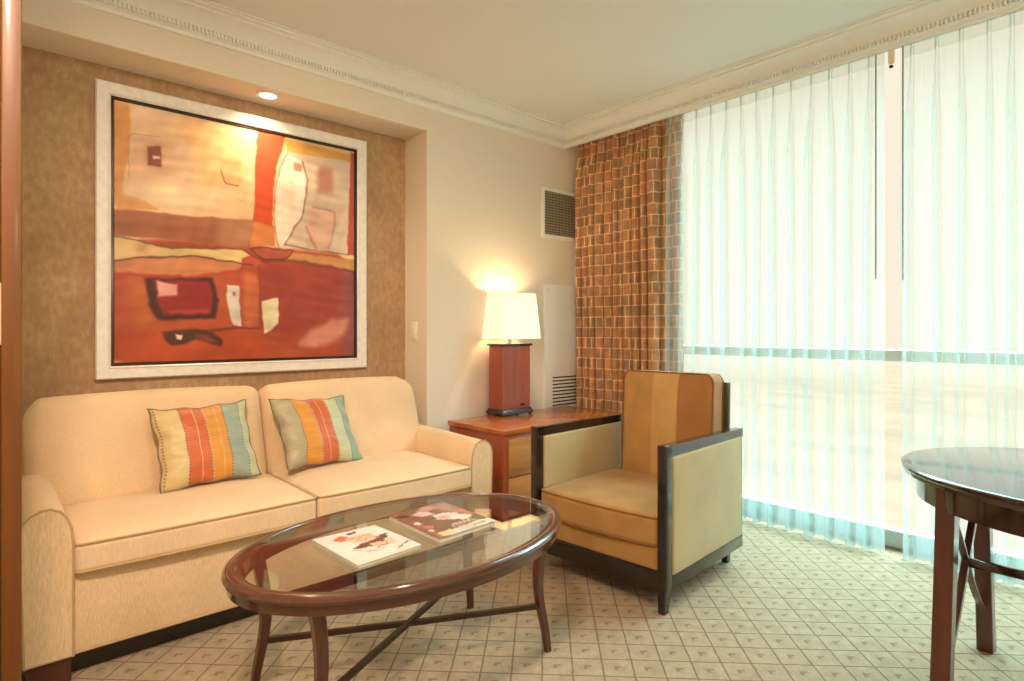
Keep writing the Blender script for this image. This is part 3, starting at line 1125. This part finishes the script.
# local frame: x across (-0.95..0.95), y from front (0) to back (0.98)
SW = 0.9505
bm = bmesh.new()
box(bm, (-SW + 0.127, 0.012, 0.085), (SW - 0.117, 0.93, 0.355), 0.012, 3)
link('base', bm, M['sofa_front'], sofa)
bm = bmesh.new()
box(bm, (-SW + 0.05, 0.07, 0.0), (SW - 0.05, 0.92, 0.09), 0.004, 1)
o = link('plinth', bm, M['espresso'], sofa)
bm = bmesh.new()
tube(bm, [(-SW + 0.13, 0.013, 0.088), (0, 0.012, 0.087), (SW - 0.12, 0.013, 0.088)], 0.0045, 6)
tube(bm, [(-SW + 0.004, 0.002, 0.088), (-SW + 0.13, 0.002, 0.088)], 0.0045, 6)
link('skirt_piping', bm, M['piping'], sofa)
for s in (-1, 1):
    # arm: front outline lofted backwards; slightly flared outwards, rounded over the top
    xo, xi = SW, SW - (0.129 if s < 0 else 0.122)
    out = [(xi, 0.085), (xi, 0.30), (xi, 0.44), (xi + 0.004, 0.50), (xi + 0.014, 0.535), (xi + 0.032, 0.562), (xi + 0.058, 0.575), (xi + 0.085, 0.573), (xi + 0.11, 0.560),
           (xi + 0.128, 0.538), (xi + 0.136, 0.505), (xi + 0.136, 0.44), (xi + 0.131, 0.30), (xi + 0.124, 0.085)]
    bm = bmesh.new()
    rings = []
    for yy, k, dz in ((0.006, 0.93, 0), (0.0, 0.97, 0), (0.004, 1.0, 0), (0.05, 1.0, 0.002), (0.3, 1.0, 0.008), (0.62, 1.0, 0.014), (0.90, 1.0, 0.012)):
        cxm = (xi + xo) / 2
        rings.append([Vector((s * (cxm + (a - cxm) * k), yy, 0.3 + (b - 0.3) * (1 if k == 1 else 1 - (1 - k) * 0.25) + (dz if b > 0.3 else 0))) for a, b in out])
    loft(bm, rings)
    link('arm', bm, M['sofa'], sofa, angle=50)
    bm = bmesh.new()
    cxm = (xi + xo) / 2
    pr = [(s * (cxm + (a - cxm) * 0.985), -0.001, 0.3 + (b - 0.3) * 0.992) for a, b in out]
    rings = [[Vector((p[0], yy, p[2])) for p in pr] for yy in (0.004, -0.0015)]
    loft(bm, rings)
    link('arm_front', bm, M['sofa_front'], sofa, angle=50)
    bm = bmesh.new()
    piping(bm, [(s * a, 0.0, b) for a, b in out], 0.0042, False)
    link('arm_piping', bm, M['piping'], sofa)
xm = 0.0055
xa, xb = -SW + 0.131, SW - 0.124
for (x0, x1) in ((xa, xm - 0.002), (xm + 0.002, xb)):
    cx, hx = (x0 + x1) / 2, (x1 - x0) / 2
    y0, y1, zb, zt = -0.012, 0.56, 0.348, 0.452
    cy, hy = (y0 + y1) / 2, (y1 - y0) / 2

    def crown(q, hx=hx, hy=hy):
        f = max(0, (1 - (q.x / hx) ** 4)) * max(0, (1 - (q.y / hy) ** 4))
        if q.z > 0:
            q.z += 0.034 * f * min(1, q.z / 0.03)
        q.y -= 0.012 * max(0, 1 - (q.x / hx) ** 2) if q.y < -hy * 0.9 else 0
        return q
    bm = bmesh.new()
    rbox(bm, (cx, cy, (zb + zt) / 2), (hx, hy, (zt - zb) / 2), 0.022, 4, 14, crown)
    sc = link('seat_cushion', bm, M['sofa'], sofa, angle=60)
    bm = bmesh.new()
    for z in (zt - 0.004, zb + 0.008):
        lp = rounded_loop(x0 + 0.002, x1 - 0.002, y0 + 0.001, y1 - 0.002, 0.02, z)
        lp = [(x, y - (0.012 * max(0, 1 - ((x - cx) / hx) ** 2) if y < y0 + 0.02 else 0), zz) for x, y, zz in lp]
        piping(bm, lp, 0.0042)
    link('piping', bm, M['piping'], sc)
for (x0, x1, s) in ((-SW + 0.03, xm - 0.002, -1), (xm + 0.002, SW - 0.045, 1)):
    cx, hx = (x0 + x1) / 2, (x1 - x0) / 2
    hy, hz = 0.085, 0.245
    Mx = Matrix.Translation((cx, 0.665, 0.625)) @ Matrix.Rotation(R(-17), 4, 'X')

    def bulge(q, hx=hx, hz=hz, s=s):
        f = max(0, 1 - (q.x / hx) ** 6) * max(0, 1 - (q.z / hz) ** 4)
        if q.y < 0:
            q.y -= 0.028 * f
        # the outer top corner is rounded off
        ex = q.x * s / hx
        if q.z > 0:
            q.z -= (0.10 * max(0, (ex - 0.72) / 0.28) ** 2.2 if s > 0 else 0.05 * max(0, (ex - 0.84) / 0.16) ** 2.2) * (q.z / hz) ** 2
            q.z += 0.012 * max(0, 1 - (q.x / hx) ** 2)
        return q
    bm = bmesh.new()
    rbox(bm, (0, 0, 0), (hx, hy, hz), 0.06, 6, 16, bulge, Mx)
    bc = link('back_cushion', bm, M['sofa'], sofa, angle=60)
bm = bmesh.new()
box(bm, (-SW + 0.03, 0.74, 0.09), (SW - 0.05, 0.955, 0.72), 0.05, 5)
link('back_frame', bm, M['sofa_front'], sofa)
for s in (-1, 1):
    bm = bmesh.new()
    box(bm, (s * SW - s * 0.008 - 0.0, 0.012, 0.0), (s * (SW - 0.125), 0.09, 0.084), 0.004, 1)
    link('foot', bm, M['walnut_v'], sofa)

# ------------------------------------------------------------------ throw pillows
def pillow(name, label, mat, wx, wz, T, loc, rot, seed, shear=0.0):
    bm = bmesh.new()
    uvl = bm.loops.layers.uv.new('UVMap')
    n = 44
    rnd = random.Random(seed)
    ph = [rnd.uniform(0, 6.28) for _ in range(8)]

    def pos(u, v, side):
        eu, ev = 1 - u * u, 1 - v * v
        t = T * (max(0, 1 - abs(u) ** 3.2) ** 0.62) * (max(0, 1 - abs(v) ** 3.2) ** 0.62)
        t *= 1 + 0.06 * math.sin(4 * u + ph[0]) * math.sin(3 * v + ph[1])
        edge = max(abs(u), abs(v))
        t += 0.006 * math.sin(11 * v + 3 * u + ph[2]) * max(0, abs(u) - 0.5) * 2 * (1 - edge ** 8)
        x = wx * u * (1 - 0.085 * ev) + 0.004 * math.sin(9 * v + ph[3]) * abs(u)
        z = wz * v * (1 - 0.085 * eu) + 0.004 * math.sin(9 * u + ph[4]) * abs(v)
        return Vector((x - shear * z, -side * t, z))
    for side in (1, -1):
        g = [[bm.verts.new(pos(2 * i / n - 1, 2 * j / n - 1, side)) for i in range(n + 1)] for j in range(n + 1)]
        for j in range(n):
            for i in range(n):
                q = [(i, j), (i + 1, j), (i + 1, j + 1), (i, j + 1)]
                if side < 0:
                    q.reverse()
                f = bm.faces.new([g[b][a] for a, b in q])
                for lp, (a, b) in zip(f.loops, q):
                    lp[uvl].uv = (a / n, b / n)
    bmesh.ops.remove_doubles(bm, verts=bm.verts[:], dist=1e-5)
    rt = thing(name, label, 'pillow', loc, 0, 'striped throw pillows on the sofa')
    rt.rotation_euler = rot
    link('cover', bm, mat, rt, angle=180)
    bm = bmesh.new()
    pts = []
    for k in range(4 * n):
        a, b = divmod(k, n)
        s = 2 * b / n - 1
        u, v = [(s, -1), (1, s), (-s, 1), (-1, -s)][a]
        pts.append(pos(u * 0.999, v * 0.999, 0))
    piping(bm, pts, 0.003)
    link('piping', bm, M['dark_cord'], rt)
    return rt


M['dark_cord'] = m_plain('grey_cord', srgb((126, 108, 92)), 0.7, 0.2)
pillow('throw_pillow', 'striped silk throw pillow on the left sofa seat, yellow edge at left', M['silk_a'], 0.205, 0.186, 0.062, (0.750, 2.846, 0.650), (R(-28), R(-1), R(4)), 5)
pillow('throw_pillow', 'striped silk throw pillow on the right sofa seat, silver grey edge at left', M['silk_b'], 0.205, 0.180, 0.062, (1.258, 2.846, 0.648), (R(-27), R(3), R(6)), 9, 0.10)

# ------------------------------------------------------------------ coffee table
ct = thing('coffee_table', 'oval glass-topped walnut coffee table with sabre legs in front of the sofa', 'table', (1.097, 1.720, 0))
CA, CB, CH = 0.597, 0.398, 0.468
bm = bmesh.new()
# rim section: offset from the outer ellipse, height
ellipse_solid(bm, [(-0.014, CH - 0.056), (-0.012, CH - 0.030), (-0.003, CH - 0.025), (0.0, CH - 0.016), (-0.003, CH - 0.007), (-0.009, CH - 0.003), (-0.011, CH - 0.005), (-0.014, CH - 0.001),
                   (-0.024, CH + 0.001), (-0.030, CH), (-0.032, CH - 0.003), (-0.036, CH - 0.004), (-0.052, CH - 0.010), (-0.054, CH - 0.016), (-0.056, CH - 0.056)], CA, CB)
link('rim', bm, M['walnut'], ct, angle=30)
bm = bmesh.new()
ellipse_solid(bm, [(-0.045, CH - 0.0075), (-0.034, CH - 0.0065), (-0.034, CH - 0.0025), (-0.040, CH - 0.0005)], CA, CB, closed=False)
link('glass_top', bm, M['table_glass'], ct, angle=2)
for sx in (-1, 1):
    for sy in (-1, 1):
        bm = bmesh.new()
        rings = []
        for k in range(15):
            s = k / 14
            z = CH - 0.02 - (CH - 0.02) * s
            # sabre curve: out at the top, in at mid height, out again at the foot
            outw = -0.024 * math.sin(PI * min(1, s / 0.86)) ** 1.2 if s < 0.86 else 0.045 * (s - 0.86)
            hx = 0.0195 - 0.008 * s
            hy = 0.0185 - 0.008 * s
            rings.append(rect_ring((0.416 if sx > 0 else -0.440) + sx * outw, sy * (0.220 + outw * 0.6), z, hx, hy, 0.25))
        loft(bm, rings)
        link('leg', bm, M['walnut_v'], ct, angle=40)
for s in (-1, 1):
    bm = bmesh.new()
    n = 16
    pts = []
    for k in range(n + 1):
        a = -1 + 2 * k / n
        pts.append(((0.400 if a > 0 else 0.428) * a, s * 0.212 * a, 0.165 + s * 0.006 * (1 - abs(a))))
    rings = []
    d = Vector((0.400, s * 0.212, 0)).normalized()
    nrm = Vector((-d.y, d.x, 0))
    rings = [[Vector(p) + nrm * a + Vector((0, 0, b)) for a, b in ((-0.008, -0.008), (0.008, -0.008), (0.008, 0.008), (-0.008, 0.008))] for p in pts]
    loft(bm, rings)
    link('stretcher', bm, M['black_metal'], ct, angle=40)

# ------------------------------------------------------------------ magazines on the glass
def magazine(label, pts4, th, img, loc_z):
    """pts4: corners back-left, back-right, front-right, front-left in plan"""
    cx = sum(p[0] for p in pts4) / 4
    cy = sum(p[1] for p in pts4) / 4
    rt = thing('magazine', label, 'magazine', (cx, cy, loc_z), 0, 'magazines on the coffee table')
    q = [Vector((p[0] - cx, p[1] - cy, 0)) for p in pts4]

    def plan(u, v, k=1.0):
        a = q[0] * (1 - u) + q[1] * u
        b = q[3] * (1 - u) + q[2] * u
        return (a * (1 - v) + b * v) * k
    bm = bmesh.new()
    loft(bm, [[plan(u, v, 0.985) + Vector((0, 0, z)) for u, v in ((0, 0), (1, 0), (1, 1), (0, 1))] for z in (0.0, th - 0.0006)])
    link('pages', bm, M['carton'], rt, angle=20)

    def fn(u, v):
        p = plan(u, v)
        z = th + 0.0015 * math.sin(PI * v) * (u ** 2) + 0.0006
        return (p.x, p.y, z)
    painted('cover', img, fn, M['cover'], rt)
    return rt


def ellip(cx, cy, rx, ry, n=14, rot=0.0, wob=0.0, seed=0):
    rnd = random.Random(seed)
    out = []
    for k in range(n):
        a = 2 * PI * k / n
        w = 1 + rnd.uniform(-wob, wob)
        x, y = rx * w * math.cos(a), ry * w * math.sin(a)
        out.append((cx + x * math.cos(rot) - y * math.sin(rot), cy + x * math.sin(rot) + y * math.cos(rot)))
    return out


LT, RD, BR_, SK, PK, WH = (226, 220, 210), (206, 84, 62), (120, 66, 54), (232, 176, 148), (226, 178, 168), (240, 232, 222)
MAG_A = [
    ([(0.20, 0.16), (0.34, 0.10), (0.44, 0.20), (0.34, 0.30), (0.22, 0.28)], (222, 110, 76), 0.02),
    ([(0.34, 0.22), (0.72, 0.18), (0.78, 0.40), (0.52, 0.48), (0.34, 0.42)], (232, 190, 160), 0.03),
    ([(0.47, 0.07), (0.60, 0.06), (0.61, 0.13), (0.48, 0.14)], (92, 62, 78), 0.012),
    ([(0.24, 0.56), (0.42, 0.50), (0.60, 0.46), (0.88, 0.36), (0.96, 0.38), (0.80, 0.52), (0.62, 0.56), (0.50, 0.62), (0.36, 0.62)], BR_, 0.012),
    (ellip(0.60, 0.62, 0.11, 0.08, 12, 0, 0.15, 4), (238, 184, 150), 0.015),
    ([(0.66, 0.56), (0.86, 0.54), (0.84, 0.70), (0.70, 0.74)], (232, 190, 160), 0.03),
    (ellip(0.70, 0.52, 0.035, 0.07, 10), BR_, 0.008),
]
MAG_A_LINES = [
    ([(0.40, 0.30), (0.46, 0.24), (0.52, 0.32), (0.58, 0.24), (0.66, 0.32), (0.72, 0.24)], (196, 92, 68), 0.012),
    ([(0.40, 0.40), (0.48, 0.34), (0.54, 0.42), (0.62, 0.34), (0.70, 0.40)], (204, 112, 84), 0.012),
    ([(0.22, 0.60), (0.34, 0.74), (0.48, 0.80), (0.60, 0.76)], (176, 104, 88), 0.010),
    ([(0.50, 0.72), (0.56, 0.66), (0.66, 0.72), (0.72, 0.66)], (150, 84, 70), 0.012),
    ([(0.70, 0.88), (0.95, 0.80)], (70, 58, 58), 0.012),
]
MAG_B = [
    ([(0.0, 0.0), (0.16, 0.0), (0.16, 1.0), (0.0, 1.0)], (150, 84, 76), 0.05),
    ([(0.60, 0.0), (1.0, 0.0), (1.0, 0.5), (0.8, 0.45)], (176, 138, 120), 0.10),
    (ellip(0.42, 0.22, 0.15, 0.10, 14, 0.3, 0.2, 1), (222, 176, 176), 0.03),
    (ellip(0.60, 0.10, 0.16, 0.07, 14, 0.0, 0.2, 2), (196, 138, 140), 0.03),
    (ellip(0.64, 0.50, 0.22, 0.13, 16, 0.2, 0.25, 3), (232, 206, 200), 0.03),
    (ellip(0.56, 0.48, 0.10, 0.07, 12, 0.0, 0.25, 7), (206, 160, 160), 0.03),
    (ellip(0.78, 0.62, 0.13, 0.08, 14, 0.0, 0.25, 5), (238, 218, 212), 0.03),
    ([(0.86, 0.34), (1.0, 0.36), (1.0, 0.66), (0.9, 0.6)], (206, 120, 96), 0.05),
    (ellip(0.10, 0.14, 0.08, 0.06, 10, 0, 0.3, 8), (70, 36, 34), 0.02),
    (ellip(0.12, 0.46, 0.06, 0.05, 10, 0, 0.3, 9), (226, 196, 186), 0.015),
    (ellip(0.16, 0.62, 0.08, 0.06, 10, 0, 0.3, 10), (214, 96, 90), 0.015),
    (ellip(0.10, 0.74, 0.05, 0.04, 10, 0, 0.3, 11), (232, 214, 196), 0.015),
    ([(0.20, 0.86), (0.55, 0.84), (1.0, 0.84), (1.0, 1.0), (0.12, 1.0)], (206, 200, 184), 0.012),
    ([(0.10, 0.84), (0.34, 0.84), (0.30, 0.95), (0.10, 0.96)], (226, 200, 140), 0.02),
]
MAG_B_LINES = [
    ([(0.44, 0.80), (0.47, 0.72), (0.50, 0.80), (0.53, 0.72), (0.56, 0.80), (0.60, 0.73), (0.64, 0.80), (0.68, 0.72), (0.72, 0.80), (0.78, 0.72), (0.82, 0.78)], (238, 226, 210), 0.012),
    ([(0.40, 0.82), (0.86, 0.80)], (226, 206, 190), 0.006),
    ([(0.66, 0.92), (0.90, 0.91)], (90, 70, 64), 0.012),
]


GZ = CH + 0.0001
img = paint(110, 130, (226, 220, 210), MAG_A, MAG_A_LINES, 0.8, 0.035, 0.06, 31)
magazine('white magazine with a red and brown sketched figure, nearer the table front', [(0.798, 1.845), (1.018, 1.838), (1.034, 1.572), (0.808, 1.552)], 0.009, img, GZ)
img = paint(110, 130, (120, 84, 60), MAG_B, MAG_B_LINES, 0.8, 0.03, 0.12, 47)
magazine('brown magazine with pale pink flowers, right of the white one', [(1.100, 1.885), (1.345, 1.900), (1.350, 1.583), (1.098, 1.565)], 0.013, img, GZ)

# ------------------------------------------------------------------ end table
et = thing('end_table', 'square cherry wood end table with drawers between sofa and drape', 'table', (2.78, 2.82, 0))
TX0, TX1, TY0, TY1, TZ = 2.224 - 2.78, 3.34 - 2.78, 2.540 - 2.82, 3.085 - 2.82, 0.575
bm = bmesh.new()
box(bm, (TX0, TY0, TZ - 0.03), (TX1, TY1, TZ), 0.004, 2)
link('top', bm, M['cherry'], et)
bm = bmesh.new()
box(bm, (TX0 + 0.010, TY0 + 0.012, 0.05), (TX1 - 0.010, TY1 - 0.006, TZ - 0.030), 0.003, 1)
link('body', bm, M['cherry_v'], et)
bm = bmesh.new()
box(bm, (TX0 + 0.03, TY0 + 0.035, 0.0), (TX1 - 0.03, TY1 - 0.02, 0.055))
link('plinth', bm, M['espresso'], et)
for i in range(2):
    for j, (x0, x1) in enumerate(((TX0 + 0.045, -0.01), (0.01, TX1 - 0.045))):
        z0 = 0.075 + i * 0.228
        bm = bmesh.new()
        box(bm, (x0, TY0 + 0.004, z0), (x1, TY0 + 0.016, z0 + 0.216), 0.003, 2)
        d = link('drawer', bm, M['drawer_wood'], et)
        bm = bmesh.new()
        xc = (x0 + x1) / 2
        tube(bm, [(xc - 0.05, TY0 + 0.006, z0 + 0.11), (xc - 0.045, TY0 - 0.016, z0 + 0.11), (xc + 0.045, TY0 - 0.016, z0 + 0.11), (xc + 0.05, TY0 + 0.006, z0 + 0.11)], 0.005, 8)
        link('handle', bm, M['steel'], d)

# ------------------------------------------------------------------ table lamp
LX, LY = 2.720, 3.044
SX = 0.018      # the shade sits a little off the base
tl = thing('table_lamp', 'lit table lamp with cream shade and square red wood base on the end table', 'lamp', (LX, LY, TZ))
bw, bd = 0.127, 0.070
bm = bmesh.new()
box(bm, (-bw, -bd, 0.042), (bw, bd, 0.468), 0.002, 1)
link('base', bm, M['lamp_wood'] if 'lamp_wood' in M else m_wood('lamp_wood', srgb((150, 70, 46)), 0.3, 2, 0.3, 0.3), tl)
bm = bmesh.new()
box(bm, (-bw - 0.012, -bd - 0.012, 0.468), (bw + 0.012, bd + 0.012, 0.484), 0.004, 2)
link('cap', bm, M['espresso'], tl)
bm = bmesh.new()
vs = [rect_ring(0, 0, z, bw + o, bd + o, 0.05) for z, o in ((0.010, 0.018), (0.020, 0.018), (0.032, 0.010), (0.043, 0.006))]
loft(bm, vs)
for sx in (-1, 1):
    for sy in (-1, 1):
        disc(bm, (sx * (bw - 0.0), sy * (bd - 0.0)), 0.012, 12, 0.0, 0.011)
link('foot', bm, M['espresso'], tl)
bm = bmesh.new()
tube(bm, [(0, 0, 0.482), (0, 0, 0.56)], 0.014, 16)
tube(bm, [(0, 0, 0.56), (0, 0, 0.62)], 0.018, 16)
link('stem', bm, M['steel'], tl)
bm = bmesh.new()
box(bm, (0.035, -bd - 0.004, 0.060), (0.075, -bd + 0.002, 0.074), 0.003, 2)
link('switch', bm, M['dark'], tl)
# shade: tapered rounded rectangle, open above and below
bm = bmesh.new()
def shade_ring(z, hx, hy, r, n=8):
    return [Vector((x + SX, y, z)) for x, y, _ in rounded_loop(-hx, hx, -hy, hy, r, 0, None, n, 6)]
prof = [(0.516, 0.176, 0.118), (0.60, 0.168, 0.112), (0.72, 0.157, 0.104), (0.826, 0.147, 0.097)]
outer = [shade_ring(z, a, b, 0.016) for z, a, b in prof]
inner = [shade_ring(z, a - 0.003, b - 0.003, 0.014) for z, a, b in reversed(prof)]
loft(bm, outer + inner, cap=False, closed=True)
link('shade', bm, M['shade'], tl, angle=40)
bm = bmesh.new()
rbox(bm, (0, 0, 0.665), (0.028, 0.028, 0.040), 0.027, 5, 3)
M['bulb'] = NT('lit_bulb').m
nt = M['bulb'].node_tree
nt.nodes['Principled BSDF'].inputs['Emission Color'].default_value = (1, 0.8, 0.5, 1)
nt.nodes['Principled BSDF'].inputs['Emission Strength'].default_value = 4.0
link('bulb', bm, M['bulb'], tl, angle=60)
lamp('lamp_bulb_light', 'POINT', (LX, LY, TZ + 0.735), 6.0, (1.0, 0.72, 0.42), shadow_soft_size=0.02)
lamp('lamp_bulb_light', 'POINT', (LX, LY, TZ + 0.60), 5.0, (1.0, 0.66, 0.34), shadow_soft_size=0.02)

# ------------------------------------------------------------------ armchair
ac = thing('armchair', 'gold velvet armchair with square dark wood arm frames', 'armchair', (2.4224, 1.7455, 0), R(4))
HW = 0.3665
for s in (-1, 1):
    yo, yi = s * HW, s * (HW - 0.042)
    y0, y1 = min(yo, yi), max(yo, yi)
    bm = bmesh.new()
    box(bm, (-0.40, y0, 0.095), (-0.352, y1, 0.682), 0.003, 2)
    # top rail dips slightly to the back
    rings = [[Vector((x, y0, z0)), Vector((x, y1, z0)), Vector((x, y1, z1)), Vector((x, y0, z1))] for x, z0, z1 in ((-0.398, 0.640, 0.682), (0.335, 0.628, 0.670))]
    loft(bm, rings)
    box(bm, (-0.36, y0, 0.095), (0.335, y1, 0.150), 0.003, 2)
    box(bm, (0.315, y0 + 0.002, 0.10), (0.334, y1 - 0.002, 0.650), 0.003, 2)
    link('arm_frame', bm, M['espresso'], ac)
    bm = bmesh.new()
    rbox(bm, (-0.016, (yo + yi) / 2, 0.392), (0.334, 0.0255, 0.243), 0.012, 3, 6)
    link('arm_panel', bm, M['arm_fabric'], ac, angle=60)
    for (lx, rake) in ((-0.374, -0.004), (0.300, 0.02)):
        bm = bmesh.new()
        yy = s * (HW - (0.024 if lx < 0 else 0.070))
        rings = [rect_ring(lx + rake * k, yy - s * 0.010 * k * (1 if lx > 0 else 0.4), 0.12 - 0.12 * k, 0.0255 - 0.009 * k, 0.021 - 0.006 * k, 0.15) for k in (0, 0.25, 0.6, 1)]
        loft(bm, rings)
        link('leg', bm, M['espresso'], ac)
bm = bmesh.new()
box(bm, (-0.392, -HW + 0.03, 0.086), (-0.360, HW - 0.03, 0.168), 0.003, 2)
link('front_rail', bm, M['espresso'], ac)
bm = bmesh.new()
box(bm, (0.28, -HW + 0.03, 0.10), (0.33, HW - 0.03, 0.16), 0.003, 2)
link('rear_rail', bm, M['espresso'], ac)
bm = bmesh.new()
rbox(bm, (-0.04, 0, 0.213), (0.346, HW - 0.044, 0.05), 0.012, 3, 8)
link('seat_base', bm, M['velvet'], ac, angle=60)
x0, x1, y0, y1, zb, zt = -0.388, 0.235, -HW + 0.046, HW - 0.046, 0.258, 0.385
cx, hx, hy = (x0 + x1) / 2, (x1 - x0) / 2, (y1 - y0) / 2


def ccrown(q):
    f = max(0, (1 - (q.x / hx) ** 4)) * max(0, (1 - (q.y / hy) ** 4))
    if q.z > 0:
        q.z += 0.026 * f * min(1, q.z / 0.03)
    if q.x < -hx * 0.85:
        q.x -= 0.022 * max(0, 1 - (q.y / hy) ** 2)
    return q


bm = bmesh.new()
rbox(bm, (cx, 0, (zb + zt) / 2), (hx, hy, (zt - zb) / 2), 0.024, 4, 14, ccrown)
sc = link('seat_cushion', bm, M['velvet'], ac, angle=60)
bm = bmesh.new()
for z in (zt - 0.005, zb + 0.008):
    lp = rounded_loop(x0 + 0.002, x1, y0 + 0.002, y1 - 0.002, 0.022, z)
    lp = [(x - (0.022 * max(0, 1 - (y / hy) ** 2) if x < x0 + 0.05 else 0), y, zz) for x, y, zz in lp]
    piping(bm, lp, 0.004)
link('piping', bm, M['chair_piping'], sc)
# back cushion leans a little, boxed with piping on its front edge
Mb = Matrix.Translation((0.290, 0, 0.640)) @ Matrix.Rotation(R(3), 4, 'Y')
bhw, bhz, bht = 0.260, 0.290, 0.062


def bcrown(q):
    if q.x < 0:
        q.x -= 0.022 * max(0, 1 - (q.y / bhw) ** 4) * max(0, 1 - (q.z / bhz) ** 4)
    ex = abs(q.y) / bhw
    if q.z > 0:
        q.z -= 0.022 * max(0, (ex - 0.86) / 0.14) ** 2 * (q.z / bhz)
    return q


bm = bmesh.new()
rbox(bm, (0, 0, 0), (bht, bhw, bhz), 0.026, 4, 14, bcrown, Mb)
bc = link('back_cushion', bm, M['velvet_stripe'], ac, angle=60)
bm = bmesh.new()
for xx in (-bht + 0.004, bht - 0.006):
    lp = rounded_loop(-bhw + 0.002, bhw - 0.002, -bhz + 0.002, bhz - 0.003, 0.030, 0)
    q = []
    for a, b, _ in lp:
        ex = abs(a) / bhw
        bb = b - (0.022 * max(0, (ex - 0.86) / 0.14) ** 2 * (b / bhz) if b > 0 else 0)
        q.append(Mb @ Vector((xx, a, bb)))
    piping(bm, q, 0.004)
link('piping', bm, M['chair_piping'], bc)
bm = bmesh.new()
box(bm, (0.338, -0.285, 0.12), (0.366, 0.285, 0.895), 0.004, 2, 0, Matrix.Rotation(R(1.2), 4, 'Y'))
link('back_frame', bm, M['espresso'], ac)

# ------------------------------------------------------------------ dining table
dt = thing('dining_table', 'round dark wood dining table with splayed legs by the window', 'table', (2.42, 0.085, 0))
DA, DB, DH = 0.485, 0.540, 0.72
bm = bmesh.new()
ellipse_solid(bm, [(-0.02, DH - 0.032), (-0.006, DH - 0.030), (-0.004, DH - 0.018), (0.0, DH - 0.014), (0.0, DH - 0.005), (-0.006, DH - 0.001), (-0.012, DH)], DA, DB, closed=False)
link('tabletop', bm, M['dining'], dt, angle=30)
bm = bmesh.new()
ellipse_solid(bm, [(-0.042, DH - 0.105), (-0.042, DH - 0.030), (-0.064, DH - 0.030), (-0.064, DH - 0.105)], DA, DB)
link('apron', bm, M['dining'], dt, angle=30)
for sy in (-1, 1):
    Yt = sy * 0.362
    for sx in (-1, 1):
        bm = bmesh.new()
        rings = []
        for k in range(9):
            s = k / 8
            z = (DH - 0.035) * (1 - s)
            xo = 0.225 + 0.095 * s
            w = 0.040 - 0.010 * math.sin(PI * s * 0.9) - 0.006 * s
            rings.append(rect_ring(sx * xo - 0.035, Yt, z, w, 0.024, 0.12))
        loft(bm, rings)
        link('leg', bm, M['dining_v'], dt)
    for s in (-1, 1):
        bm = bmesh.new()
        n = 12
        rings = []
        for k in range(n + 1):
            a = -1 + 2 * k / n
            x = s * 0.245 * a - 0.035
            z = 0.40 + 0.225 * a + 0.05 * a * (1 - a * a)
            rings.append([Vector((x + dx, Yt + dy, z + dz)) for dx, dy, dz in ((-0.010, -0.010, 0.006), (0.010, -0.010, -0.006), (0.010, 0.010, -0.006), (-0.010, 0.010, 0.006))])
        loft(bm, rings)
        link('cross_brace', bm, M['dining_v'], dt)
bm = bmesh.new()
box(bm, (-0.047, -0.36, 0.385), (-0.023, 0.36, 0.412), 0.004, 2)
link('stretcher', bm, M['dining'], dt)
